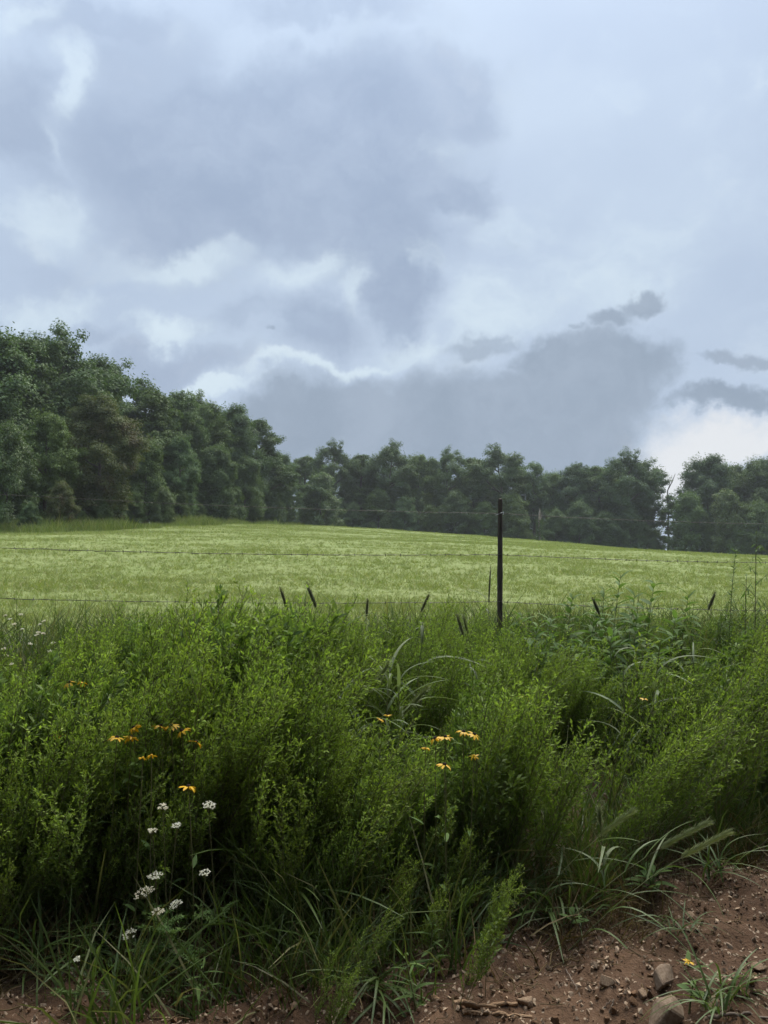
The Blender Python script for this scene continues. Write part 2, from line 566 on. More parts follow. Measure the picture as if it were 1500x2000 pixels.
def ground_mat():
    m, t, out = new_mat('ground')
    geo = t.new('ShaderNodeNewGeometry')
    pos = geo.outputs['Position']
    at_ = t.new('ShaderNodeAttribute', attribute_name='soil')
    # mown hay field: streaks along the swaths, pale stubble and greener patches
    sw = t.vmath('MULTIPLY', pos, (.10, .55, 0)).outputs[0]
    n1 = t.noise(sw, 1.0, 5, .6, .6).outputs[0]
    n2 = t.noise(pos, .35, 4, .6).outputs[0]
    n3 = t.noise(t.vmath('MULTIPLY', pos, (1, .6, 1)).outputs[0], 9.0, 5, .7).outputs[0]
    c = t.mix(t.step(n1, .25, .75), (.172, .210, .066), (.196, .226, .080))
    c = t.mix(t.step(n2, .40, .75, 0, .45), c, (.158, .212, .060))
    c = t.mix(t.step(n3, .35, .8, 0, .35), c, (.232, .245, .106))
    # soil of the cut bank
    s1 = t.noise(pos, 3.0, 6, .65).outputs[0]
    s2 = t.noise(pos, 38.0, 4, .7).outputs[0]
    vor = t.new('ShaderNodeTexVoronoi')
    vor.inputs['Scale'].default_value = 60
    t.l.new(pos, vor.inputs['Vector'])
    s = t.mix(t.step(s1, .3, .7), (.058, .032, .019), (.108, .062, .036))
    s = t.mix(t.step(s2, .5, .8, 0, .5), s, (.175, .112, .07))
    sp = t.step(t.new('ShaderNodeSeparateColor').outputs[0], 0, 1)
    sc = t.new('ShaderNodeSeparateColor')
    t.l.new(vor.outputs['Color'], sc.inputs[0])
    s = t.mix(t.math('MULTIPLY', t.math('GREATER_THAN', sc.outputs[0], .9), t.step(vor.outputs['Distance'], .5, .3)), s, (.30, .225, .16))
    c = t.mix(at_.outputs['Fac'], c, s)
    p = t.new('ShaderNodeBsdfPrincipled')
    t.l.new(c, p.inputs['Base Color'])
    p.inputs['Roughness'].default_value = .95
    p.inputs['Specular IOR Level'].default_value = .15
    b = t.new('ShaderNodeBump')
    b.inputs['Strength'].default_value = .8
    b.inputs['Distance'].default_value = .03
    h = t.math('ADD', n3, t.math('MULTIPLY', s2, .6))
    t.l.new(h, b.inputs['Height'])
    t.l.new(b.outputs[0], p.inputs['Normal'])
    t.l.new(p.outputs[0], out.inputs[0])
    return m


# ------------------------------------------------------------------ ground sheet
def build_ground():
    n = 520
    u = np.linspace(-1, 1, n)
    a, b = 1.6, 6.9
    xs = a * np.sinh(b * u)
    ys = 3.6 + a * np.sinh(b * u)
    X, Y = np.meshgrid(xs, ys)
    Z = ground_z(X, Y)
    V = np.stack([X, Y, Z], -1).reshape(-1, 3)
    i = np.arange(n - 1)
    I, J = np.meshgrid(i, i)
    k = J * n + I
    F = np.stack([k, k + 1, k + n + 1, k + n], -1).reshape(-1, 4)
    me = make_mesh('ground', V, F, ground_mat(), True)
    soil = sstep(1.2, .2, (Y - fence_y(np.clip(X, -30, 30)))).ravel()
    at_ = me.attributes.new('soil', 'FLOAT', 'POINT')
    at_.data.foreach_set('value', soil.astype(np.float32))
    o = link('ground', me)
    o['kind'] = 'structure'


build_ground()

# ------------------------------------------------------------------ scatter of uncountable stuff
_gn = {}


def scatter(name, label, cat, protos, P, rot, scl, seed=0, pick=None):
    """one object of kind 'stuff': prototype meshes set on points"""
    col = bpy.data.collections.new(name + '_source')
    for i, me in enumerate(protos):
        col.objects.link(bpy.data.objects.new('%s_piece_%02d' % (name, i), me))
    me = bpy.data.meshes.new(name)
    P = np.asarray(P, np.float32)
    me.vertices.add(len(P))
    me.vertices.foreach_set('co', P.ravel())
    rng = np.random.default_rng(seed)
    a = me.attributes.new('rot', 'FLOAT_VECTOR', 'POINT')
    a.data.foreach_set('vector', np.asarray(rot, np.float32).ravel())
    a = me.attributes.new('scl', 'FLOAT_VECTOR', 'POINT')
    scl = np.asarray(scl, np.float32)
    if scl.ndim == 1:
        scl = np.repeat(scl[:, None], 3, 1)
    a.data.foreach_set('vector', np.ascontiguousarray(scl).ravel())
    a = me.attributes.new('pick', 'INT', 'POINT')
    a.data.foreach_set('value', (rng.integers(0, len(protos), len(P)) if pick is None else pick).astype(np.int32))
    o = link(name, me)
    tree = bpy.data.node_groups.new(name + '_nodes', 'GeometryNodeTree')
    tree.interface.new_socket('Geometry', in_out='INPUT', socket_type='NodeSocketGeometry')
    tree.interface.new_socket('Geometry', in_out='OUTPUT', socket_type='NodeSocketGeometry')
    N = tree.nodes
    gi, go = N.new('NodeGroupInput'), N.new('NodeGroupOutput')
    mp = N.new('GeometryNodeMeshToPoints')
    ip = N.new('GeometryNodeInstanceOnPoints')
    ci = N.new('GeometryNodeCollectionInfo')
    ci.inputs['Collection'].default_value = col
    ci.inputs['Separate Children'].default_value = True
    ci.inputs['Reset Children'].default_value = True

    def na(nm, ty):
        q = N.new('GeometryNodeInputNamedAttribute')
        q.data_type = ty
        q.inputs['Name'].default_value = nm
        return q.outputs['Attribute']
    L = tree.links
    L.new(gi.outputs[0], mp.inputs[0])
    L.new(mp.outputs[0], ip.inputs['Points'])
    L.new(ci.outputs[0], ip.inputs['Instance'])
    ip.inputs['Pick Instance'].default_value = True
    L.new(na('pick', 'INT'), ip.inputs['Instance Index'])
    L.new(na('rot', 'FLOAT_VECTOR'), ip.inputs['Rotation'])
    L.new(na('scl', 'FLOAT_VECTOR'), ip.inputs['Scale'])
    L.new(ip.outputs[0], go.inputs[0])
    md = o.modifiers.new('scatter', 'NODES')
    md.node_group = tree
    tag(o, label, cat)
    o['kind'] = 'stuff'
    return o


# ------------------------------------------------------------------ trees
def tree_proto(seed, H=10.0, Rm=3.4, low=.12, boughs=26, per=7, dens=150, leaf=.26, prof='round', gap=0.0, limbs=12):
    """unit tree of height H: returns (trunk mesh, crown geometry); crown = boughs > clumps > leaves"""
    rng = np.random.default_rng(seed)
    tk = Geo()
    wob = rng.normal(0, .10, (9, 2)).cumsum(0) * .6
    zz = np.linspace(-.3, H * .86, 9)
    path = np.column_stack([wob - wob[0], zz])
    r0 = .022 * H
    tube(tk, path, np.linspace(r0, r0 * .18, 9) + np.array([r0 * .35] + [0] * 8), 7)

    def axis(z):
        return np.array([np.interp(z, zz, path[:, 0]), np.interp(z, zz, path[:, 1]), z])

    def radius(t):
        if prof == 'round':
            return Rm * (np.sin(np.clip(t, 0, 1) * np.pi * .90 + .22) ** .75)
        if prof == 'bush':
            return Rm * (np.clip(1 - t, 0, 1) ** .5) * (.75 + .25 * min(1, t * 4))
        if prof == 'tall':
            return Rm * (.45 + .55 * np.sin(np.clip(t * 1.05, 0, 1) * np.pi)) * (1 if t < .9 else .7)
        return Rm * (.35 + .65 * sstep(.1, .65, t)) * np.sqrt(max(0.02, 1 - max(0, t - .72) ** 2 / .085))
    P, D, Nn = [], [], []
    for bi in range(boughs):
        t = (bi + rng.random()) / boughs
        t = t ** .9
        z = H * (low + (1 - low) * t * .97)
        az = bi * 2.4 + rng.normal(0, .5)
        rr = radius(t) * rng.uniform(.45, .98) * (1 - gap * rng.random())
        if t > .93:
            rr *= .5
        c = axis(min(z, H * .86)) * np.array([1, 1, 0]) + np.array([math.cos(az) * rr, math.sin(az) * rr, z])
        if bi % max(1, boughs // limbs) == 0:
            z0 = max(H * .1, z - rr * rng.uniform(.5, .9))
            s = axis(min(z0, H * .84))
            m = (s + c) / 2 + np.array([0, 0, -.08 * rr])
            tube(tk, np.array([s, (s + m) / 2, m, (m + c) / 2, c]), np.linspace(r0 * .38, r0 * .07, 5), 5)
        br = Rm * rng.uniform(.26, .46)
        cen = axis(min(z, H * .86))
        cen = np.array([cen[0], cen[1], z - .3 * Rm])
        for ci in range(per):
            o = unit(rng.normal(0, 1, 3)) * br * rng.uniform(.2, 1.0)
            o[2] *= .75
            cc = c + o
            cr = Rm * rng.uniform(.09, .20)
            k = int(dens * rng.uniform(.6, 1.3) * (cr / (Rm * .145)) ** 1.3)
            # a leafy spray: stretched along a random outward axis, ragged, denser inside
            ax = unit(unit(cc - cen) + rng.normal(0, .6, 3))
            q = unit(rng.normal(0, 1, (k, 3))) * (rng.random((k, 1)) ** .5) * cr
            q = q + ax * (q @ ax)[:, None] * rng.uniform(.1, .7)
            q[:, 2] = np.where(q[:, 2] < 0, q[:, 2] * .45, q[:, 2] * .85) + rng.normal(0, .08, k) * cr
            p = cc + q
            out = unit(p - cen)
            P.append(p)
            n_ = unit(unit(q) * .55 + out * .35 + rng.normal(0, .38, (k, 3)) + np.array([0, 0, .65]))
            d_ = unit(np.cross(n_, rng.normal(0, 1, (k, 3))) + out * .5 + np.array([0, 0, -.30]))
            D.append(d_)
            Nn.append(n_)
        k = int(dens * .9)      # stray leaves between the sprays
        P.append(c + unit(rng.normal(0, 1, (k, 3))) * br * (.25 + .65 * rng.random((k, 1))))
        n_ = unit(rng.normal(0, .7, (k, 3)) + np.array([0, 0, .8]))
        Nn.append(n_)
        D.append(unit(np.cross(n_, rng.normal(0, 1, (k, 3)))))
    P, D, Nn = map(np.concatenate, (P, D, Nn))
    keep = P[:, 2] > .15
    P, D, Nn = P[keep], D[keep], Nn[keep]
    k = len(P)
    g = Geo()
    leaves(g, P, D, Nn, leaf * rng.uniform(.7, 1.35, k), leaf * .62 * rng.uniform(.7, 1.3, k), .18, .1)
    return tk.mesh('trunk', M['bark']), g


PROTO = {}


def tree_kind(key, mats, **kw):
    tk, g = tree_proto(**kw)
    H = kw.get('H', 10.0)
    PROTO[key] = (tk, g.mesh('crown', M[mats[0]]), H)


tree_kind('broad', ['oak', 'oak_cool', 'russet'], seed=1, H=10, Rm=3.5, low=.10, boughs=36, per=10, dens=160, leaf=.165)
tree_kind('broad2', ['oak', 'oak_cool', 'lime'], seed=2, H=10, Rm=3.2, low=.06, boughs=38, per=10, dens=155, leaf=.165, prof='tall')
tree_kind('tall', ['oak', 'oak_cool'], seed=3, H=10, Rm=2.5, low=.10, boughs=36, per=9, dens=150, leaf=.15, prof='tall')
tree_kind('top', ['oak', 'oak_cool'], seed=4, H=10, Rm=3.0, low=.16, boughs=36, per=9, dens=150, leaf=.15, prof='top')
tree_kind('open', ['oak', 'oak_cool'], seed=5, H=10, Rm=2.7, low=.30, boughs=26, per=6, dens=105, leaf=.17, prof='top', gap=.3, limbs=20)
tree_kind('thin', ['oak_cool', 'oak'], seed=6, H=10, Rm=1.7, low=.12, boughs=20, per=4, dens=75, leaf=.20, prof='tall', gap=.4, limbs=16)
tree_kind('bush', ['oak', 'lime', 'russet', 'oak_cool'], seed=7, H=10, Rm=5.4, low=.04, boughs=32, per=9, dens=165, leaf=.26, prof='bush', limbs=8)
tree_kind('bush2', ['oak', 'lime', 'oak_cool'], seed=8, H=10, Rm=4.2, low=.05, boughs=32, per=9, dens=155, leaf=.23, prof='bush', limbs=8)

trng = np.random.default_rng(11)


def plant_tree(px, Y, top, kind, mat, wide, label, group='trees round the field', name='tree', cat='tree', sink=0.0):
    p = at(px, top, Y)
    z0 = gz(p.x, Y)
    tk, crowns, H = PROTO[kind]
    h = (p.z - z0) * .955
    s = h / H
    sx = wide * s
    t = thing(name, label, cat, (p.x, Y, z0 - sink), (0, 0, trng.uniform(0, 6.28)), (sx, sx, s), group)
    link('trunk', tk, t)
    c = link('crown', crowns, t)
    c.material_slots[0].link = 'OBJECT'
    c.material_slots[0].material = M[mat]
    return t


LW = 'trees of the left wood'
BW = 'trees of the wood behind the field'
TREES = [
    # px, depth, top, kind, material, width factor, label, group
    (-45, 50, 640, 'broad', 'oak_cool', 1.0, 'tallest dark green tree of the left wood, cut by the photo edge', LW),
    (38, 54, 646, 'broad2', 'oak', .95, 'tall tree with lumpy crown at far left, second from the photo edge', LW),
    (105, 58, 652, 'top', 'oak_cool', 1.0, 'tall tree whose crown ends the highest stretch of the left wood', LW),
    (170, 63, 694, 'broad', 'oak_cool', .9, 'tree with rounded top just left of the open-crowned tree', LW),
    (236, 68, 706, 'open', 'oak_cool', .85, 'slim open-crowned tree poking above the left wood, sky showing through', LW),
    (290, 68, 748, 'tall', 'oak', 1.2, 'tree right of the open-crowned one on the sloping wood top', LW),
    (345, 74, 762, 'broad2', 'oak_cool', .9, 'middle tree on the sloping top of the left wood', LW),
    (402, 80, 772, 'top', 'oak', .95, 'dense dark tree two crowns from the end of the left wood', LW),
    (452, 85, 790, 'broad', 'oak_cool', .9, 'round-topped dark tree beside the end tree of the left wood', LW),
    (496, 90, 812, 'tall', 'oak_cool', 1.25, 'end tree of the left wood, steep right edge against grey cloud', LW),
    (18, 43, 838, 'bush', 'lime', .62, 'bright green bushy tree at the far left field edge', LW),
    (95, 46, 800, 'broad2', 'oak', .9, 'mid-height green tree behind the bright bushy one at left', LW),
    (200, 50, 772, 'broad', 'russet', .95, 'russet tinged broad tree leaning over the field at left', LW),
    (120, 43, 945, 'bush', 'russet', .75, 'low reddish leafy tree at the left field edge', LW),
    (290, 60, 860, 'bush2', 'oak', .8, 'olive green bushy tree right of the russet tree', LW),
    (355, 66, 850, 'broad2', 'oak_cool', .8, 'dark mid-height tree at the middle of the left field edge', LW),
    (320, 58, 955, 'bush', 'lime', .7, 'low yellowish shrubby tree where the tall edge grass starts', LW),
    (425, 74, 870, 'bush2', 'oak_cool', .85, 'dark bushy tree above the tall edge grass', LW),
    (480, 82, 900, 'bush', 'oak', .75, 'low dark bushy tree near the inner corner of the field', LW),
    (548, 98, 882, 'broad', 'oak_cool', .85, 'dark tree standing in the corner of the two woods', LW),
    (530, 92, 945, 'bush', 'oak_cool', .7, 'low dark shrub tree left of the pale round tree', LW),
    (628, 104, 922, 'bush2', 'lime', 1.0, 'pale green round tree standing forward of the back wood', BW),
    (592, 118, 886, 'tall', 'oak', 1.1, 'dark tree just left of the peaked crown in the back wood', BW),
    (650, 116, 866, 'top', 'oak_cool', .85, 'peaked dark crown behind the pale round tree', BW),
    (704, 118, 884, 'tall', 'oak', 1.2, 'narrow tree between the peaked and flat-topped crowns', BW),
    (757, 116, 867, 'top', 'oak_cool', 1.0, 'wide flat-topped tree near the middle of the back wood', BW),
    (815, 118, 884, 'broad2', 'oak', .8, 'rounded tree just right of the flat-topped one', BW),
    (870, 117, 878, 'top', 'oak_cool', .8, 'airy crowned tree left of the fence post', BW),
    (925, 119, 888, 'tall', 'oak', 1.15, 'tree in the back wood just left of the fence post', BW),
    (983, 115, 874, 'top', 'oak_cool', 1.15, 'broad airy oak directly behind the fence post', BW),
    (1042, 117, 902, 'open', 'oak_cool', .9, 'drooping-edged tree right of the broad airy oak', BW),
    (1080, 119, 920, 'broad', 'oak', .75, 'lower tree at the dip behind the dead snag', BW),
    (1122, 117, 902, 'broad2', 'oak_cool', .85, 'smooth rounded tree right of the dead snag', BW),
    (1172, 119, 904, 'tall', 'oak', 1.2, 'tree between the smooth rounded one and the tall ragged one', BW),
    (1222, 115, 885, 'top', 'oak_cool', .9, 'tall ragged tree left of the bright sky gap', BW),
    (1264, 116, 896, 'open', 'oak_cool', .9, 'lacy open tree at the left edge of the bright sky gap', BW),
    (1300, 121, 962, 'thin', 'oak_cool', 1.1, 'thin low tree standing in the bright sky gap', BW),
    (1318, 113, 976, 'thin', 'oak', 1.5, 'low bushy tree under the bright sky gap', BW),
    (1378, 114, 888, 'broad', 'oak_cool', .95, 'large domed tree right of the bright sky gap', BW),
    (1430, 118, 903, 'broad2', 'oak', .8, 'darker tree just right of the large domed one', BW),
    (1484, 113, 892, 'broad', 'oak', .95, 'large full tree at the right photo edge', BW),
    (1545, 112, 890, 'top', 'oak_cool', 1.0, 'tree half outside the right photo edge', BW),
    (1345, 108, 960, 'bush2', 'oak', .8, 'green bushy tree in front of the large domed tree', BW),
    (1418, 106, 955, 'bush2', 'lime', .75, 'lighter green bushy tree low at right in front of the wood', BW),
    (1480, 104, 985, 'bush', 'oak', .8, 'low green bush at the right end of the field', BW),
]
for r in TREES:
    plant_tree(*r)
# deeper in the woods: crowns glimpsed between the front ones, and shrubs filling the foot of the edge
for px, Y, top in [(60, 68, 700), (150, 76, 720), (330, 92, 790), (420, 100, 815), (520, 110, 880), (625, 130, 895), (700, 131, 900),
                   (790, 131, 895), (850, 132, 905), (940, 131, 905), (1010, 130, 905), (1100, 131, 925), (1150, 131, 915), (1200, 130, 910),
                   (1405, 130, 915), (1455, 128, 910), (1520, 126, 905), (20, 60, 800), (90, 62, 850), (180, 66, 830), (240, 74, 830), (300, 80, 840), (210, 60, 900)]:
    plant_tree(px, Y, top, ['broad', 'broad2', 'top'][int(trng.integers(0, 3))], 'oak_cool', .95,
               'dark tree standing deeper in the wood, glimpsed between front crowns', 'trees deeper in the woods')
edge = [(30, 47, 960), (195, 48, 975), (225, 56, 950), (262, 57, 965), (350, 64, 960), (420, 75, 960), (500, 90, 965), (600, 108, 985), (650, 111, 975), (560, 101, 985), (690, 110, 985), (740, 111, 960), (790, 110, 975), (840, 111, 990), (890, 110, 965), (945, 109, 985),
        (1000, 110, 970), (1085, 111, 1000), (1130, 110, 985), (1180, 110, 1005), (1230, 111, 1000), (1270, 112, 1035), (1375, 107, 1020),
        (230, 53, 985), (60, 41, 985), (390, 70, 985), (160, 46, 1000), (1440, 104, 1030), (1545, 100, 1010), (450, 78, 985)]
edge.sort()
ORD = ('first second third fourth fifth sixth seventh eighth ninth tenth eleventh twelfth thirteenth fourteenth fifteenth sixteenth seventeenth '
       'eighteenth nineteenth twentieth').split()
ORD += ['twenty-' + o for o in ORD[:9]] + ['thirtieth', 'thirty-first', 'thirty-second']
for k, (px, Y, top) in enumerate(edge):
    plant_tree(px, Y, top, 'bush', ['oak', 'oak_cool', 'oak'][int(trng.integers(0, 3))], .9,
               'dark green shrub at the foot of the wood edge, %s from the left' % ORD[k], 'shrubs along the wood edge', 'shrub', 'shrub')


for i, (x, y, h) in enumerate([(-15, -6, 13), (-9, -6.5, 14), (-3.6, -7.5, 15), (2.2, -6.8, 14), (8, -7.2, 15), (14, -6.5, 13)]):  # out-of-view row added to block sky light from the near bank
    tk, crown, H = PROTO[['broad', 'broad2'][i % 2]]
    t = thing('tree', 'unseen tree added behind the viewpoint to shade the bank', 'tree', (x, y, gz(x, y)), (0, 0, i * 1.3), (h / H * 1.25, h / H * 1.25, h / H), 'unseen shade trees added behind the viewpoint')
    link('trunk', tk, t)
    link('crown', crown, t)


def dead_snag():
    p = at(1053, 993, 106)
    z0 = gz(p.x, 106)
    h = p.z - z0
    t = thing('dead_snag', 'pale dead broken trunk wrapped in vines before the back wood', 'dead tree', (p.x, 106, z0))
    g = Geo()
    tube(g, [(0, 0, -.2), (.05, 0, h * .3), (-.04, .02, h * .62), (.06, 0, h * .9), (.10, 0, h)], [.24, .20, .17, .14, .05], 8)
    tube(g, [(.02, 0, h * .7), (.35, .1, h * .8), (.42, .1, h * .92)], [.09, .06, .02], 5)
    link('trunk', g.mesh('snag_trunk', M['deadwood']), t)
    rng = np.random.default_rng(5)
    k = 2600
    z = rng.random(k) ** 1.8 * h * .72
    rad = (.35 + 1.6 * np.clip(1 - z / (h * .35), 0, 1)) * rng.random(k) ** .6
    a = rng.uniform(0, 6.28, k)
    P = np.column_stack([np.cos(a) * rad, np.sin(a) * rad, z])
    g = Geo()
    leaves(g, P, rng.normal(0, 1, (k, 3)), rng.normal(0, 1, (k, 3)) + [0, 0, .8], rng.uniform(.12, .26, k), rng.uniform(.08, .16, k))
    link('vine', g.mesh('vine', M['oak']), t)
    # bare leaning branch in the sky gap
    p = at(1304, 958, 119)
    q = at(1319, 925, 119)
    z0 = gz(p.x, 119)
    b = thing('dead_sapling', 'thin bare leaning stem against the bright sky gap', 'dead tree', (p.x, 119, z0))
    o = np.array([p.x, 119, z0])
    g = Geo()
    a, c = np.array(p) - o, np.array(q) - o
    tube(g, [(0, 0, -.2), a * [.5, 1, .5], a, (a + c) / 2 + [.08, 0, 0], c], [.14, .12, .09, .07, .03], 5)
    tube(g, [a, a + [.35, 0, .9], a + [.3, .1, 1.7]], [.06, .04, .015], 4)
    link('stem', g.mesh('bare_stem', M['bark']), b)


dead_snag()

# ------------------------------------------------------------------ hay field grass
def tuft_mesh(seed, n, h, spread, w, mat, lean=.5, curl=.8, name='grass_tuft'):
    rng = np.random.default_rng(seed)
    g = Geo()
    for i in range(n):
        az = rng.uniform(0, 6.28)
        b = np.array([rng.normal(0, spread), rng.normal(0, spread), -.01])
        L = h * rng.uniform(.55, 1.25)
        p = arc(b, az, L, abs(rng.normal(0, lean)), rng.uniform(.2, 1) * curl, 4)
        strip(g, p, np.array([1, .9, .6, .05]) * w * rng.uniform(.7, 1.3), (math.sin(az) * .2, math.cos(az) * .2, 1.0 - .8), 0)
    return g.mesh(name, mat)


def field_grass():
    rng = np.random.default_rng(40)
    near = [tuft_mesh(50 + i, 14, .075, .05, .006, M['hay'], .8, .9) for i in range(5)]
    n = 34000
    Y = 7.2 * (42 / 7.2) ** (rng.random(n) ** .85)
    X = rng.uniform(-.56, .56, n) * Y * 1.03
    Y = Y + .22 * np.clip(X, -4, 4)
    ok = Y > fence_y(X) + .15
    X, Y = X[ok], Y[ok]
    d = fbm(X * .5, Y * .9, 3, 61)
    s = np.clip(.9 + d * .6, .45, 1.6) * rng.uniform(.6, 1.25, len(X)) * (1 + .012 * Y)
    scatter('field_grass', 'short mown hay grass covering the near field', 'grass', near,
            np.column_stack([X, Y, ground_z(X, Y)]), np.column_stack([rng.normal(0, .12, len(X)), rng.normal(0, .12, len(X)), rng.uniform(0, 6.28, len(X))]), s, 1)
    far = [tuft_mesh(70 + i, 26, .10, .28, .016, M['hay'], .8, .9) for i in range(4)]
    n = 30000
    Y = rng.uniform(36, 112, n)
    X = rng.uniform(-.54, .54, n) * Y
    d = fbm(X * .12, Y * .35, 3, 77)
    ok = (d > -.7) & (X > -26)
    X, Y, d = X[ok], Y[ok], d[ok]
    s = np.clip(.9 + .7 * d, .5, 1.5) * rng.uniform(.6, 1.3, len(X))
    scatter('far_field_grass', 'hay grass tufts streaking the far hillside', 'grass', far,
            np.column_stack([X, Y, ground_z(X, Y)]), np.column_stack([np.zeros(len(X)), np.zeros(len(X)), rng.uniform(0, 6.28, len(X))]), s, 2)
    # uncut grass under the left wood and along the back
    tall = [tuft_mesh(90 + i, 34, .60, .30, .022, M['edge'], .3, .7) for i in range(4)]
    pts = []
    line = [(0, 44, 0), (120, 45, 0), (240, 51, 0), (330, 57, 0), (400, 68, 0), (470, 78, 0), (560, 96, 0), (640, 102, 0)]
    lp = np.array([[(px - 750) / FPX * Y, Y] for px, Y, _ in line])
    for k in range(5200):
        u = rng.random() * (len(lp) - 1)
        i = int(u)
        p = lp[i] + (lp[i + 1] - lp[i]) * (u - i)
        pts.append(p + [rng.normal(.2, 1.0), rng.normal(-2.0, 1.6)])
    pts = np.array(pts)
    s = rng.uniform(.4, 1.2, len(pts)) * np.clip(.75 + 1.1 * fbm(pts[:, 0] * .45, pts[:, 1] * .3, 3, 15), .2, 1.5)
    scatter('wood_edge_grass', 'uncut green grass along the foot of the left wood', 'grass', tall,
            np.column_stack([pts, ground_z(pts[:, 0], pts[:, 1])]), np.column_stack([np.zeros(len(pts)), np.zeros(len(pts)), rng.uniform(0, 6.28, len(pts))]), s, 3)


field_grass()


# ------------------------------------------------------------------ fence
def build_fence():
    pyy = 7.18
    top = at(977, 975, pyy)
    bx = at(975, 1180, pyy).x
    z0 = gz(top.x, pyy)
    f = thing('barbed_wire_fence', 'barbed wire fence with one slim dark post between weeds and field', 'fence', (bx, pyy, z0))
    o = np.array([bx, pyy, z0])
    H = top.z - z0
    rng = np.random.default_rng(3)
    g = Geo()
    n = 16
    z = np.linspace(-.35, H, n)
    dx = (top.x - bx) * np.clip(z / H, 0, 1)
    r = np.linspace(.029, .021, n) * (1 + rng.normal(0, .03, n))
    sides = 12
    ang = np.arange(sides) * 2 * np.pi / sides
    rr = r[:, None] * (1 + rng.normal(0, .035, (1, sides)) + rng.normal(0, .012, (n, sides)))
    V = np.stack([dx[:, None] + rr * np.cos(ang), rr * np.sin(ang), np.repeat(z[:, None], sides, 1)], -1).reshape(-1, 3)
    i = np.arange(n - 1)[:, None] * sides
    j = np.arange(sides)[None]
    j2 = (j + 1) % sides
    g.add(V, np.stack([i + j, i + j2, i + sides + j2, i + sides + j], -1).reshape(-1, 4))
    cap = np.concatenate([V[-sides:] + [0, 0, .0], [[dx[-1], 0, H + .008]]])
    g.add(cap, np.array([[a, (a + 1) % sides, sides] for a in range(sides)]))
    link('post', g.mesh('post', M['post'], True), f)
    # strands: heights read at the left edge, the post and the right edge
    for k, (yl, yp, yr, barbed) in enumerate([(962, 1003, 1021, False), (1067, 1083, 1096, True), (1166, 1175, 1190, True)]):
        A = at(-120, yl - (yp - yl) * .09, fence_y(-3.6))
        B = at(975, yp, pyy - .033)
        C = at(1640, yr + (yr - yp) * .2, fence_y(4.6))
        pts = []
        for (u, v, sag) in ((A, B, .03), (B, C, .025)):
            for s in np.linspace(0, 1, 60):
                q = np.array(u) * (1 - s) + np.array(v) * s
                q[2] -= sag * 4 * s * (1 - s)
                q += rng.normal(0, .0012, 3)
                pts.append(q)
        pts = np.array(pts) - o
        g = Geo()
        tube(g, pts, .0015 if not barbed else .0019, 4)
        if barbed:   # two twisted strands
            t = np.arange(len(pts)) * 1.9
            tube(g, pts + np.column_stack([np.zeros(len(pts)), np.sin(t) * .0035, np.cos(t) * .0032]), .0017, 4)
        w = link('wire', g.mesh('wire', M['wire']), f)
        g = Geo()
        for s in np.arange(.05, len(pts) - 1, 1.75 if barbed else 3.4):
            i = int(s)
            c = pts[i] * (1 - s + i) + pts[i + 1] * (s - i)
            for q in range(2):
                d = unit(rng.normal(0, 1, 3)) * (.018 if barbed else .008)
                d[0] *= .3
                tube(g, [c - d, c, c + d], [.0008, .0036, .0008], 4)
        b = link('barbs', g.mesh('barbs', M['wire']), w)
        b['kind'] = 'stuff'
        if k < 2:
            g = Geo()
            c = np.array(B) - o
            th = np.linspace(0, 6.28, 14)
            tube(g, np.column_stack([c[0] + .031 * np.cos(th) + (.003 if k == 0 else 0), .033 + c[1] + .031 * np.sin(th), c[2] + .012 * np.cos(th)]), .0024, 4)
            if k == 0:
                tube(g, [c + [.036, 0, -.012], c + [.04, -.005, 0], c + [.038, 0, .016]], .004, 5)
            link('wire_tie', g.mesh('wire_tie', M['clip'] if k == 0 else M['wire']), f)


build_fence()

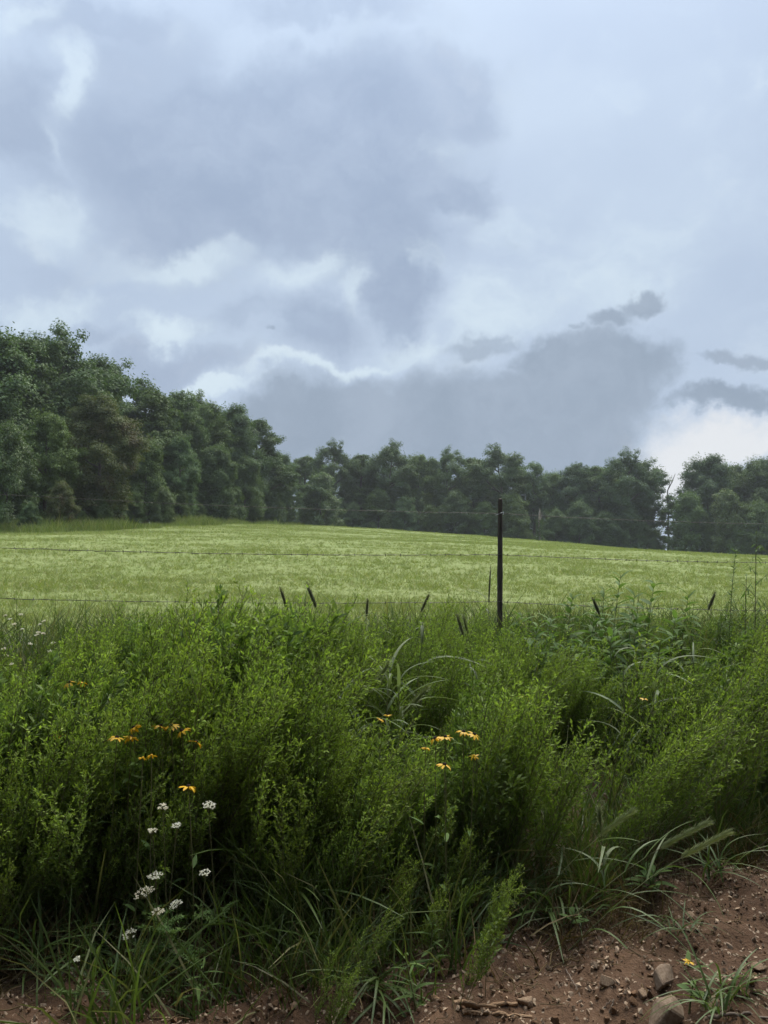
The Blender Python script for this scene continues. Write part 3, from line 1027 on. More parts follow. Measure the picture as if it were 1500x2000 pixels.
# ------------------------------------------------------------------ feathery weeds of the bank
def weed_proto(seed, stems=3, H=.8, lean=.30, bushy=1.0, ls=1.0):
    """upright stems thick with short side sprays of tiny leaves"""
    rng = np.random.default_rng(seed)
    st, lf = Geo(), Geo()
    P, D, L, W, A = [], [], [], [], []
    for s in range(stems):
        h = H * rng.uniform(.7, 1.08)
        az = rng.normal(-.05, .45)        # wind from the left: tips lean to the right
        path = arc((rng.normal(0, .045), rng.normal(0, .045), -.03), az, h, abs(rng.normal(lean * .25, .10)), lean * rng.uniform(.3, 1.0), 9)
        tube(st, path, np.linspace(.0032, .0010, 9), 4)
        tt = unit(np.gradient(path, axis=0))
        nb = int(27 * bushy * rng.uniform(.8, 1.2))
        for b in range(nb):
            t = .22 + .76 * (b + rng.random()) / nb
            f = t * 8
            i = min(int(f), 7)
            p0 = path[i] + (path[i + 1] - path[i]) * (f - i)
            d0 = tt[i]
            a = b * 2.4 + rng.normal(0, .5)
            side = unit(np.cross(d0, [math.cos(a), math.sin(a), .1]))
            bl = h * (.055 + .13 * (1 - t) ** .8) * rng.uniform(.6, 1.3)
            nn = 5
            q = np.linspace(0, 1, nn)[:, None]
            dirb = unit(d0 * .95 + side * .62)
            pb = p0 + dirb * q * bl + d0 * (q ** 2) * bl * .25
            tube(st, pb, np.linspace(.0014, .0006, nn), 3)
            k = max(4, int(bl / .0068 / ls ** 1.2))
            u = rng.random(k) ** .85
            pp = p0 + dirb * u[:, None] * bl + d0 * (u[:, None] ** 2) * bl * .25
            ra = unit(rng.normal(0, 1, (k, 3)))
            dd = unit(dirb * .9 + ra * .62 + np.array([0, 0, .12]))
            P.append(pp)
            D.append(dd)
            L.append(rng.uniform(.015, .031, k) * (1.15 - .3 * t))
            W.append(rng.uniform(.0042, .0078, k))
            A.append(np.clip((t - .30) * 1.5, 0, 1) * u)
        k = 40
        u = .3 + .7 * rng.random(k) ** .7
        f = np.clip(u * 8, 0, 7.999)
        i = f.astype(int)
        pp = path[i] + (path[i + 1] - path[i]) * (f - i)[:, None]
        dd = unit(tt[i] * .6 + unit(rng.normal(0, 1, (k, 3))) * .8)
        P.append(pp)
        D.append(dd)
        L.append(rng.uniform(.014, .030, k))
        W.append(rng.uniform(.0042, .0075, k))
        A.append(np.clip((u - .6) * 2.4, 0, 1))
    P, D, L, W, A = map(np.concatenate, (P, D, L, W, A))
    lf.young = np.repeat(A, 4)
    leaves(lf, P, D, rng.normal(0, .6, (len(P), 3)) + [0, 0, 1], L * ls, W * ls * 1.1, .2, .05)
    return st, lf


WEEDS = []
for i in range(18):
    leafy = i >= 12       # a coarser, darker-leaved kind grows among the feathery ones
    if leafy:
        st, lf = weed_proto(200 + i, [3, 2, 4][i % 3], [.8, .9, .7][i % 3], [.25, .4][i % 2], .8, [1.9, 2.4, 1.6][i % 3])
    else:
        st, lf = weed_proto(200 + i, [4, 5, 3, 5][i % 4], [.82, .9, .76, .95][i % 4], [.30, .50, .38, .62][(i // 2) % 4], [1, 1.15, .9][i % 3])
    fm = lf.mesh('weed_foliage', M['leafy' if leafy else 'weed'])
    ya = fm.attributes.new('young', 'FLOAT', 'POINT')
    ya.data.foreach_set('value', lf.young.astype(np.float32))
    WEEDS.append((st.mesh('weed_stem', M['weedstem']), fm, st, lf, 'leafy' if leafy else 'weed'))


def weed_both(st, lf, mat):
    V = np.concatenate([np.concatenate(st.V), np.concatenate(lf.V)])
    n = sum(len(v) for v in st.V)
    Fs, Fl = np.concatenate(st.F), np.concatenate(lf.F) + n
    me = make_mesh('weed', V, np.concatenate([Fs, Fl]), M['weedstem'])
    me.materials.append(M[mat])
    idx = np.zeros(len(Fs) + len(Fl), np.int32)
    idx[len(Fs):] = 1
    me.polygons.foreach_set('material_index', idx)
    ya = me.attributes.new('young', 'FLOAT', 'POINT')
    ya.data.foreach_set('value', np.concatenate([np.zeros(n), lf.young]).astype(np.float32))
    return me


CLEAR = []    # spots kept open for other plants: (x, y, r)


def bank_weeds():
    rng = np.random.default_rng(77)
    X, Y = [], []
    n = 6200
    y = rng.uniform(2.7, 8.6, n)
    x = rng.uniform(-.60, .60, n) * y + rng.normal(0, .1, n)
    s = (y - toe(x))
    fy = fence_y(x)
    w = np.clip(fy - toe(x), 1, None)
    # thick on the slope, thinning to the toe and just past the fence
    dens = sstep(.15 - .12 * sstep(.4, -.2, x), .55 - .22 * sstep(.4, -.2, x), s) * sstep(.55, -.35, y - fy)
    clump = fbm(x * 1.1, y * 1.1, 3, 31)
    dens = dens * np.clip(.70 + clump * 1.5, .06, 1)
    dens *= np.where(y < 4.6, .62, .55)
    # darker hollow where the broad-leaved plants stand
    dens *= 1 - .75 * np.exp(-((x - 1.75) / .55) ** 2 - ((y - 5.6) / .5) ** 2)
    dens *= 1 - .7 * np.exp(-((x - .05) / .28) ** 2 - ((y - 4.9) / .5) ** 2)
    spill = (x < .45) & (s > -.5) & (s < .25)
    dens = np.where(spill, np.maximum(dens, .16 * sstep(.0, .5, fbm(x * 2.6, y * 2.6, 2, 12) + .12)), dens)
    ok = rng.random(n) < dens
    x, y = x[ok], y[ok]
    s = (y - toe(x)) / np.clip(fence_y(x) - toe(x), 1, None)
    hs = (1.10 - .42 * sstep(.35, 1.0, s)) * (1 + .25 * sstep(.8, 2.2, x / y * 4 + .3)) * rng.uniform(.75, 1.15, len(x)) * (1 + .38 * fbm(x * 1.3, y * 1.3, 3, 90))
    hs *= .34 + .66 * sstep(-.03, .16, s)
    z = ground_z(x, y)
    # the stand is uneven: lower where flowers and broad-leaved plants find room, as seen along the bank
    px = 750 + x / y * FPX
    sil = np.interp(px, [-200, 0, 100, 250, 450, 600, 750, 850, 950, 1050, 1150, 1350, 1430, 1500, 1700],
                    [1250, 1245, 1225, 1200, 1188, 1215, 1200, 1165, 1205, 1222, 1222, 1195, 1180, 1160, 1150]) + np.abs(rng.normal(0, 38, len(x)))

    def lower(x0, x1, ymax, row, ymin=0.0):
        m = (px > x0 - 12) & (px < x1 + 12) & (y < ymax) & (y > ymin)
        sil[m] = np.maximum(sil[m], row + rng.uniform(0, 50, m.sum()))
    lower(1040, 1330, 6.5, 1262)
    lower(600, 840, 4.7, 1400)
    lower(690, 830, 4.3, 1450)
    lower(0, 115, 5.3, 1290)
    lower(205, 400, 3.5, 1490)
    lower(100, 175, 4.1, 1372)
    lower(820, 945, 3.75, 1512)
    lower(240, 420, 3.0, 1720)
    leafyp = np.clip(.14 + .55 * fbm(x * 1.6, y * 1.6, 2, 57), 0, .8)
    picks = np.where(rng.random(len(x)) < leafyp, rng.integers(12, 18, len(x)), rng.integers(0, 12, len(x)))
    tops = np.array([np.percentile(np.concatenate(w[3].V)[:, 2], 97) for w in WEEDS])
    cap = (1.55 - (sil - 1120) / FPX * y - z) / (tops[picks] * .97)
    hs = np.clip(np.minimum(hs, cap), .25, None)
    # the plants that show largest are things of their own
    order = np.argsort(y)
    big, rest = order[:300], order[300:]
    for i in big:
        k = int(picks[i])
        t = thing(*[('feathery_weed', 'feathery green weed in the thick stand covering the near bank'),
                    ('leafy_weed', 'coarser darker-leaved weed among the feathery ones on the near bank')][k >= 12], 'weed',
                  (x[i], y[i], z[i]), (rng.normal(0.10, .10), rng.normal(.03 + .24 * sstep(.1, .4, x[i] / y[i]), .10), rng.normal(0, .25)), hs[i] * 1.0, ['feathery weeds on the near bank', 'leafy weeds on the near bank'][k >= 12])
        link('stem', WEEDS[k][0], t)
        link('foliage', WEEDS[k][1], t)
    scatter('weed_thicket', 'mass of feathery green weeds on the upper bank below the fence', 'weeds', [weed_both(w[2], w[3], w[4]) for w in WEEDS],
            np.column_stack([x[rest], y[rest], z[rest]]),
            np.column_stack([rng.normal(.06, .12, len(rest)), rng.normal(0, .10, len(rest)) + .03 + .2 * sstep(.1, .4, x[rest] / y[rest]), rng.normal(0, .3, len(rest))]), hs[rest], 4, picks[rest])
    print('weeds', len(x))
    # understorey grass, green and dead
    g1 = [tuft_mesh(300 + i, 22, .30, .045, .0055, M['grass'], .45, 1.3) for i in range(5)]
    n = 6400
    y = rng.uniform(2.5, 8.4, n)
    x = rng.uniform(-.6, .6, n) * y
    s = y - toe(x)
    over = np.where(x < .5, .34 * sstep(.6, -.4, x) * sstep(-.55, -.2, s) * sstep(-.25, .2, fbm(x * 2.1, y * 2.1, 2, 71)), 0)
    ok = rng.random(n) < np.maximum(over, sstep(.02, .3, s)) * sstep(1.0, .2, y - fence_y(x)) * np.clip(.6 + fbm(x * 1.5, y * 1.5, 2, 44), .25, .9)
    x, y = x[ok], y[ok]
    scatter('bank_grass', 'green grass growing under the weeds of the bank', 'grass', g1, np.column_stack([x, y, ground_z(x, y)]),
            np.column_stack([rng.normal(.1, .2, len(x)), rng.normal(0, .2, len(x)), rng.uniform(0, 6.28, len(x))]), rng.uniform(.6, 1.7, len(x)), 5)
    g2 = [tuft_mesh(320 + i, 16, .22, .06, .0045, M['straw'], 1.0, .9) for i in range(4)]
    n = 1300
    x = rng.uniform(-2.2, 3.0, n)
    y = toe(x) + rng.normal(.20, .20, n)
    ok = rng.random(n) < .5 + .5 * fbm(x * 2, y * 2, 2, 52)
    x, y = x[ok], y[ok]
    scatter('dead_grass', 'brown dead grass matted at the foot of the bank', 'grass', g2, np.column_stack([x, y, ground_z(x, y)]),
            np.column_stack([rng.normal(.2, .35, len(x)), rng.normal(0, .35, len(x)), rng.uniform(0, 6.28, len(x))]), rng.uniform(.5, 1.3, len(x)), 6)


bank_weeds()


# ------------------------------------------------------------------ single plants
def leaf_mesh(name, mat, L=1.0, W=.24, droop=.35, fold=.12, n=7, shape='lance'):
    """leaf of length 1 along +X, wide in Y, bending down"""
    u = np.linspace(0, 1, n)
    if shape == 'lance':
        w = W * np.sin(np.pi * u ** .75) ** .9 + .012
    elif shape == 'oval':
        w = W * np.sin(np.pi * np.clip(u, .0, 1) ** .9) ** .6 + .02
    else:
        w = W * np.clip(1 - u, 0, 1) ** .5 * (.5 + .5 * np.clip(u * 6, 0, 1)) + .004
    w[-1] = .004
    path = np.column_stack([u * L * (1 - .25 * droop * u), np.zeros(n), .25 * droop * u - droop * u ** 2])
    g = Geo()
    strip(g, path, w, (0, 0, 1), fold)
    return g.mesh(name, mat, True)


LEAF = {
    'broad': [leaf_mesh('broad_leaf', M['broad'], 1, .23, d, .12) for d in (.15, .35, .6)],
    'oval': [leaf_mesh('oval_leaf', M['broad'], 1, .42, d, .08, shape='oval') for d in (.2, .45)],
    'willow': [leaf_mesh('narrow_leaf', M['broad'], 1, .13, d, .1) for d in (.2, .5)],
    'paleblade': [leaf_mesh('grass_blade', M['pale'], 1, .068, d, .2, 9, 'blade') for d in (.4, .8, 1.2)],
    'blade': [leaf_mesh('grass_blade', M['grass'], 1, .036, d, .2, 9, 'blade') for d in (.3, .7, 1.0)],
    'petal': [leaf_mesh('petal', M['petal'], 1, .34, d, .04, 5, 'oval') for d in (.05, .25, .6)],
}
prng = np.random.default_rng(123)


def add_leaf(parent, kind, p, az, pitch, size, roll=None, name='leaf'):
    me = LEAF[kind][int(prng.integers(0, len(LEAF[kind])))]
    return link(name, me, parent, p, (prng.normal(0, .25) if roll is None else roll, -pitch, az), size)


def stem_path(h, lean, curl, az, n=7):
    return arc((0, 0, -.03), az, h, lean, curl, n)


def along(path, t):
    f = t * (len(path) - 1)
    i = min(int(f), len(path) - 2)
    return path[i] + (path[i + 1] - path[i]) * (f - i)


def base_for(px, py, Y, h):
    """ground spot for a plant whose tip shows at (px, py) at depth Y; returns (x, Y, z, height)"""
    p = at(px, py, Y)
    z = gz(p.x, Y)
    return p.x, Y, z, max(p.z - z, .1)


def broad_plant(px, py, Y, label, n=18, kind='broad', size=.13, lean=.05, az=0.0, group=None, name='broad_leaved_weed', mat='weedstem', lo=.12):
    x, y, z, h = base_for(px, py, Y, 0)
    path = stem_path(h + .03, lean, .12, az)
    off = path[-1][:2]
    t = thing(name, label, 'plant', (x - off[0], y - off[1], z), (0, 0, 0), 1.0, group)
    g = Geo()
    tube(g, path, np.linspace(.005, .0018, 7), 5)
    link('stem', g.mesh('stem', M[mat]), t)
    for i in range(n):
        u = lo + (1 - lo) * (i + .5) / n
        p = along(path, u)
        add_leaf(t, kind, p, i * 2.4 + prng.normal(0, .3), prng.uniform(.15, .6) + .7 * max(0, u - .8) * 5 * .5,
                 size * (1.05 - .45 * u ** 3) * prng.uniform(.8, 1.2))
    return t


GP = 'broad-leaved weeds right of the post'
for i, (px, py, Y, lab) in enumerate([
    (1212, 1120, 6.1, 'tallest broad-leaved weed rising above the thicket right of the post'),
    (1278, 1135, 6.3, 'upright leafy weed right of the tallest broad-leaved one'),
    (1165, 1188, 6.0, 'broad-leaved weed left of the tallest leafy one'),
    (1118, 1165, 6.4, 'slim leafy weed standing between post and tallest leafy one'),
    (1075, 1210, 6.0, 'leafy weed with long drooping leaves nearest the post on its right'),
    (1050, 1222, 5.8, 'low leafy weed just right of the post foot'),
    (1245, 1190, 5.8, 'broad-leaved weed below and between the two tallest leafy ones'),
    (1320, 1195, 6.1, 'leafy weed at the right end of the broad-leaved patch'),
    (1140, 1245, 5.5, 'broad-leaved weed low in the middle of the leafy patch'),
    (1195, 1230, 5.6, 'leafy weed in front of the tallest broad-leaved one'),
    (1290, 1250, 5.5, 'leafy weed low at the right of the leafy patch'),
    (1095, 1270, 5.4, 'shaded broad-leaved weed lowest in the leafy patch'),
    (1020, 1200, 6.6, 'leafy weed touching the right side of the post'),
    (1180, 1150, 6.5, 'leafy weed just left behind the tallest leafy one'),
    (1345, 1160, 6.5, 'tall leafy weed right of the broad-leaved patch'),
    (1240, 1160, 6.4, 'leafy weed tip between the two tallest leafy ones'),
]):
    broad_plant(px, py, Y, lab, 36, 'broad', .205, .08, prng.uniform(-1, 1), GP)
broad_plant(860, 1690, 3.55, 'grey-green narrow-leaved weed low at centre before dark gap', 22, 'willow', .14, .18, .3)
broad_plant(905, 1700, 3.5, 'smaller narrow-leaved weed right of its grey-green twin at centre', 18, 'willow', .13, .3, .2)
broad_plant(40, 1822, 3.15, 'small rosette-topped leafy seedling at lower left edge', 10, 'oval', .075, .05, 0, lo=.6)
broad_plant(105, 1690, 3.4, 'oval-leaved sprig at left above the seedling', 12, 'oval', .085, .3, .2, lo=.4)
broad_plant(70, 1745, 3.35, 'oval-leaved sprig half hidden at left edge', 10, 'oval', .075, .25, 2.6, lo=.4)
broad_plant(1278, 1700, 3.6, 'lance-leaved weed among arching grass at lower right', 12, 'broad', .16, .25, .5, lo=.3)
broad_plant(1120, 1822, 3.35, 'small three-leaved sprig at the dirt edge below arching grass', 4, 'oval', .11, .1, 0, lo=.7)
broad_plant(1355, 1940, 2.85, 'small green seedling on the dirt between two rocks', 6, 'oval', .06, .1, 0, lo=.6)
broad_plant(845, 1800, 3.2, 'bushy green weed tuft at centre where bank meets dirt', 16, 'willow', .10, .2, 1.2, lo=.1)
broad_plant(790, 1850, 3.0, 'low leafy tuft on the dirt edge at bottom centre', 16, 'willow', .10, .3, 2.2, lo=.1)
broad_plant(400, 1880, 2.95, 'low leafy weed at lower left beside the long-bladed tuft', 16, 'willow', .11, .2, .4, lo=.1)
broad_plant(640, 1840, 3.1, 'leafy sprig overhanging the dirt left of bottom centre', 12, 'willow', .09, .3, 4.4, lo=.2)

# right edge: slender leafy spire and branching weed
x, y, z, h = base_for(1437, 1075, 6.6, 0)
broad_plant(1437, 1075, 6.6, 'slender spire of tiny leaves standing tall at right edge', 150, 'willow', .085, .03, 0, lo=.3, name='leafy_spire')


def branching_weed(px, py, Y, label):
    x, y, z, h = base_for(px, py, Y, 0)
    path = stem_path(h + .03, .02, .05, 0)
    t = thing('branching_weed', label, 'plant', (x - path[-1][0], y, z))
    g = Geo()
    tube(g, path, np.linspace(.006, .002, 7), 5)
    tips = []
    for i in range(9):
        u = .35 + .6 * i / 9
        p = along(path, u)
        a = i * 2.4
        b = arc(p, a, .34 * (1.15 - u), .7, .25, 5)
        tube(g, b, np.linspace(.003, .001, 5), 4)
        tips.append(b)
    link('stem', g.mesh('stem', M['weedstem']), t)
    for b in tips:
        for j in range(6):
            add_leaf(t, 'willow', along(b, .25 + .72 * j / 5), prng.uniform(0, 6.28), prng.uniform(-.7, .1), .075 * prng.uniform(.7, 1.2))
    for j in range(8):
        add_leaf(t, 'willow', along(path, .5 + .5 * j / 7), j * 2.4, prng.uniform(-.3, .5), .07)


branching_weed(1478, 1040, 6.4, 'tall branching weed with drooping narrow leaves at the right edge')
branching_weed(1458, 1120, 6.1, 'shorter branching weed below the tall one at right edge')


def grass_plant(px, py, Y, label, blades, kind='paleblade', size=.4, rot=0, stalk=True, name='coarse_grass', spread=.03, pitch=(.5, 1.3), group=None, az=None):
    """coarse grass: jointed stalk with arching blades, or a tuft"""
    x, y, z, h = base_for(px, py, Y, 0)
    t = thing(name, label, 'grass', (x, y, z), (0, 0, 0), 1.0, group)
    if stalk:
        path = stem_path(h + .03, .06, .12, rot)
        g = Geo()
        tube(g, path, np.linspace(.005, .002, 7), 5)
        link('stalk', g.mesh('stalk', M['weedstem']), t)
        for i in range(blades):
            p = along(path, .25 + .72 * (i + .5) / blades)
            add_leaf(t, kind, p, i * 2.6 + prng.normal(0, .5), prng.uniform(*pitch), size * prng.uniform(.7, 1.25), name='blade')
    else:
        for i in range(blades):
            a = prng.uniform(0, 6.28) if az is None else prng.normal(*az)
            p = (prng.normal(0, spread), prng.normal(0, spread), prng.uniform(0, .04))
            add_leaf(t, kind, p, a, prng.uniform(*pitch), size * prng.uniform(.65, 1.25), name='blade')
    return t


grass_plant(640, 1195, 4.9, 'tall pale grass stalk with bent blades left of centre thicket', 7, 'paleblade', .30, 0)
grass_plant(745, 1300, 4.5, 'pale blue-grey coarse grass clump curling at the centre of the thicket', 18, 'paleblade', .36, 1)
grass_plant(790, 1330, 4.45, 'right half of the curling blue-grey grass at centre', 16, 'paleblade', .34, 2)
grass_plant(720, 1390, 4.2, 'lower pale grass stalk under the curling blue-grey clump', 14, 'paleblade', .30, 3)
grass_plant(800, 1222, 4.9, 'pale grass stalk with one folded blade right of centre', 4, 'paleblade', .36, .5)
grass_plant(1258, 1265, 4.9, 'coarse grass stalk with crossed blades below the leafy weeds', 7, 'paleblade', .34, .2)
grass_plant(1215, 1300, 4.7, 'pale coarse grass left of the crossed-blade stalk', 6, 'paleblade', .30, 1.2)
grass_plant(1375, 1215, 5.0, 'pale grass stalk with drooping blade under the right seed head', 5, 'paleblade', .30, 2.2)
grass_plant(520, 1670, 3.55, 'upright strap-leaved grass tuft left of centre at bank foot', 16, 'blade', .55, 0, False, pitch=(1.0, 1.45), spread=.06)
grass_plant(575, 1700, 3.5, 'second strap-leaved grass tuft right of the upright one', 12, 'blade', .48, 0, False, pitch=(.9, 1.45), spread=.05)


def ground_tuft(px, py, label, blades, size, pitch=(.1, 1.0), kind='blade', az=None, spread=.03):
    d = ray(px, py)
    s = 1.5
    while s < 12:
        p = EYE + d * s
        if p.z <= gz(p.x, p.y):
            break
        s += .01
    t = thing('grass_tuft', label, 'grass', (p.x, p.y, p.z))
    for i in range(blades):
        a = prng.uniform(0, 6.28) if az is None else prng.normal(*az)
        add_leaf(t, kind, (prng.normal(0, spread), prng.normal(0, spread), prng.uniform(0, .05)), a, prng.uniform(*pitch), size * prng.uniform(.6, 1.25), name='blade')
    return t


ground_tuft(185, 1885, 'long-bladed grass tuft splaying over dirt at lower left', 44, .36, (.25, 1.1), spread=.04)
ground_tuft(745, 1950, 'dark grass tuft spilling forward at bottom centre', 30, .30, (.1, .8), az=(-1.4, .8))
ground_tuft(1390, 1985, 'yellowish grass tuft at the bottom right corner', 26, .22, (.4, 1.2))
ground_tuft(1440, 1960, 'fine grass tuft beside the bottom right corner one', 26, .2, (.4, 1.2))
ground_tuft(1395, 1720, 'short grass tuft growing on the upper right dirt', 24, .24, (.5, 1.3))
ground_tuft(1330, 1830, 'sparse grass tuft on the right dirt slope', 16, .2, (.3, 1.1))
ground_tuft(1080, 1800, 'grass tuft with wide blades where right dirt begins', 24, .36, (.2, 1.1))
ground_tuft(960, 1790, 'grass tuft at the bank foot right of centre', 24, .34, (.3, 1.2))
ground_tuft(300, 1840, 'thin grass tuft right of the long-bladed one', 20, .28, (.3, 1.2))
ground_tuft(60, 1900, 'dark grass tuft in the lower left corner', 24, .3, (.3, 1.2))


def seed_stalk(px, py, Y, label, head=.11, hw=.010, tilt=.1, az=0.0, mat='seed', ln=None, base=None, blades=3, bristle=.022, group=None, name='seed_grass'):
    """thin stalk ending in a bristly spike whose tip shows at (px, py)"""
    x, y, z, h = base_for(px, py, Y, 0)
    path = arc((0, 0, -.03), az, ln or (h + .04), tilt * .6, tilt * .9, 9)
    if base is None:
        off = path[-1]
        t = thing(name, label, 'grass', (x - off[0], y - off[1], z), (0, 0, 0), 1.0, group)
    else:
        t = thing(name, label, 'grass', base, (0, 0, 0), 1.0, group)
    g = Geo()
    tube(g, path, np.linspace(.0026, .0012, 9), 4)
    link('stem', g.mesh('stem', M['weedstem']), t)
    rng = np.random.default_rng(int(px + py))
    dirn = unit(path[-1] - path[-2])
    g = Geo()
    k = 7
    u = np.linspace(0, 1, k)
    hp = path[-1] - dirn * head * (1 - u)[:, None] + np.array([0, 0, -1]) * (u ** 2)[:, None] * head * .06
    tube(g, hp, hw * .6 * np.sin(np.pi * np.clip(u * .9 + .08, 0, 1)) ** .6, 6)
    m = 420
    uu = rng.random(m)
    pp = path[-1] - dirn * head * (1 - uu)[:, None]
    a = unit(rng.normal(0, 1, (m, 3)))
    leaves(g, pp + a * hw * .35, dirn * .9 + a * .9, a, rng.uniform(.5, 1.1, m) * bristle, np.full(m, .0022), .1, 0)
    link('seed_head', g.mesh('seed_head', M[mat]), t)
    for i in range(blades):
        add_leaf(t, 'paleblade', along(path, .35 + .4 * i / max(1, blades)), prng.uniform(0, 6.28), prng.uniform(.6, 1.2), .26, name='blade')
    return t


SG = 'dark seed heads above the weeds'
seed_stalk(548, 1143, 5.2, 'dark seed head leaning left, left one of the two beside centre', .15, .017, -.22, 0, group=SG)
seed_stalk(600, 1130, 5.0, 'largest dark seed head leaning left above the weeds near centre', .16, .020, -.26, 0, group=SG)
seed_stalk(718, 1175, 5.4, 'faint slim seed head right of the largest one', .11, .012, .05, 0, group=SG)
seed_stalk(838, 1150, 5.6, 'blurry seed head leaning right midway between centre and post', .14, .015, .3, 0, group=SG)
seed_stalk(893, 1198, 5.2, 'pale brown seed head left of the post', .14, .015, -.2, 0, group=SG)
seed_stalk(958, 1108, 6.9, 'thin tapered dark spike standing just left of the post', .32, .013, .04, 0, bristle=.014, group=SG)
seed_stalk(1158, 1160, 5.3, 'short dark seed head in front of the broad-leaved weeds', .12, .017, -.25, 0, group=SG)
seed_stalk(1396, 1145, 5.4, 'dark seed head leaning right near the right edge', .13, .017, .28, 0, group=SG)
seed_stalk(1170, 1580, 3.55, 'pale green bristly seed head standing low at right', .08, .010, -.04, 0, 'seedpale')
seed_stalk(905, 1200, 4.8, 'soft pale seed head drooping over the centre right weeds', .12, .012, -.15, 0, 'seedpale')
seed_stalk(760, 1270, 4.4, 'feathery pale seed head above the curling grey grass', .14, .014, .35, 0, 'seedpale', bristle=.035)
seed_stalk(835, 1300, 4.4, 'feathery pale seed head right of the curling grey grass', .15, .015, .5, 0, 'seedpale', bristle=.04)


def long_seed(px0, py0, px1, py1, Y0, Y1, label):
    """long straight stem from the ground leaning to the right, plume at its end"""
    A, B = np.array(at(px0, py0, Y0)), np.array(at(px1, py1, Y1))
    A[2] = gz(A[0], A[1])
    t = thing('plume_grass', label, 'grass', A)
    u = np.linspace(0, 1, 9)[:, None]
    path = (B - A) * u + np.array([0, 0, .05]) * np.sin(np.pi * u)
    g = Geo()
    tube(g, path[:8], np.linspace(.0026, .0014, 8), 4)
    link('stem', g.mesh('stem', M['weedstem']), t)
    rng = np.random.default_rng(int(px1))
    m = 700
    uu = .72 + .30 * rng.random(m)
    pp = (B - A) * uu[:, None] + np.array([0, 0, .05]) * np.sin(np.pi * uu)[:, None]
    dirn = unit(B - A)
    a = unit(rng.normal(0, 1, (m, 3)))
    g = Geo()
    leaves(g, pp + a * .006, dirn + a * .38, a, rng.uniform(.02, .055, m), np.full(m, .0018), .1, .12)
    link('plume', g.mesh('plume', M['seedpale']), t)
    for i in range(5):
        add_leaf(t, 'blade', path[1 + i], prng.uniform(-1.2, 1.4), prng.uniform(.2, .9), .32, name='blade')


long_seed(1060, 1800, 1375, 1612, 3.35, 3.45, 'upper long grass plume arching right over the right dirt')
long_seed(1110, 1830, 1415, 1632, 3.3, 3.35, 'lower long grass plume just under its twin at right')
long_seed(1000, 1770, 1230, 1590, 3.45, 3.6, 'slim arching grass stem left of the two long plumes')


# ------------------------------------------------------------------ flowers
def disc_flower(px, py, Y, label, size=.034, tilt=(.2, 0.0), group='yellow daisies with dark centres', small=False, dy=0):
    p = at(px, py, Y)
    z = gz(p.x, Y)
    h = p.z - z
    t = thing('yellow_coneflower', label, 'flower', (p.x, p.y, z), (0, 0, 0), 1.0, group)
    path = arc((0, 0, -.03), prng.uniform(0, 6.28), h + .03, 0.02, .06, 7)
    path[:, :2] -= path[-1, :2]
    g = Geo()
    tube(g, path, np.linspace(.0024, .0016, 7), 5)
    link('stem', g.mesh('stem', M['weedstem']), t)
    hd = Geo()
    th = np.linspace(0, np.pi / 2, 5)
    V = [(0, 0, .42 * math.sin(a)) for a in (0,)]
    rings = [(.26 * math.cos(a), .30 * math.sin(a)) for a in th[:-1]]
    V = np.array([(r * math.cos(b), r * math.sin(b), zz) for r, zz in rings for b in np.arange(10) * .6283] + [(0, 0, .31)])
    F4 = np.array([[k * 10 + j, k * 10 + (j + 1) % 10, k * 10 + 10 + (j + 1) % 10, k * 10 + 10 + j] for k in range(3) for j in range(10)])
    F3 = np.array([[30 + j, 30 + (j + 1) % 10, 40] for j in range(10)])
    hd.add(V, [F4, F3])
    h_ = link('flower_head', hd.mesh('flower_head', M['cone'] if not small else M['petal'], True), t, path[-1], (tilt[0], tilt[1], prng.uniform(0, 6.28)), size)
    n = int(prng.integers(9, 13)) if not small else 7
    for i in range(n):
        if prng.random() < .12:
            continue
        me = LEAF['petal'][int(prng.integers(0, 3))]
        a = i * 6.283 / n + prng.normal(0, .08)
        link('petal', me, h_, (.2 * math.cos(a), .2 * math.sin(a), .02), (prng.normal(0, .2), prng.uniform(-.05, .35), a), prng.uniform(.85, 1.1))
    for i in range(2):
        add_leaf(t, 'broad', along(path, .35 + .25 * i), prng.uniform(0, 6.28), .5, .08)


FL = [(135, 1332, 3.9, 'left flower of the yellow pair high at left'), (160, 1334, 3.9, 'right flower of the yellow pair high at left'),
      (112, 1437, 3.5, 'small yellow flower alone near the left edge'), (128, 1436, 3.52, 'small yellow flower beside the lone left one'),
      (228, 1440, 3.3, 'yellow daisy with dark centre facing left, lowest of its trio'), (256, 1440, 3.34, 'yellow daisy with drooping petals in the left trio'), (262, 1421, 3.4, 'yellow daisy topmost of the left trio'),
      (314, 1418, 3.4, 'first yellow daisy of the row left of centre'), (334, 1417, 3.42, 'middle yellow daisy of the row left of centre'), (356, 1427, 3.36, 'last yellow daisy of the row, petals drooping'),
      (383, 1449, 3.35, 'flat yellow daisy right of and below the row'), (279, 1480, 3.2, 'small yellow flower under the daisy row'), (296, 1475, 3.2, 'second small yellow flower under the daisy row'),
      (744, 1404, 3.9, 'yellow flower at the foot of the grey grass'), (757, 1396, 3.95, 'yellow flower above its neighbour by the grey grass'),
      (850, 1442, 3.55, 'yellow daisy left of a pair right of centre'), (870, 1439, 3.55, 'yellow daisy right of a pair right of centre'), (831, 1460, 3.45, 'yellow flower left below the right-of-centre pair'),
      (905, 1429, 3.65, 'upper yellow flower of the right cluster'), (926, 1434, 3.65, 'rightmost yellow flower of the right cluster'), (868, 1493, 3.35, 'yellow daisy lowest of the right cluster'),
      (926, 1476, 3.45, 'small yellow flower below the rightmost of the right cluster'), (1025, 1360, 4.2, 'lone yellow flower among weeds right of the post line'), (1258, 1364, 4.2, 'faint yellow flower below the leafy weeds at right'),
      (368, 1536, 3.1, 'yellow flower low under the left daisies')]
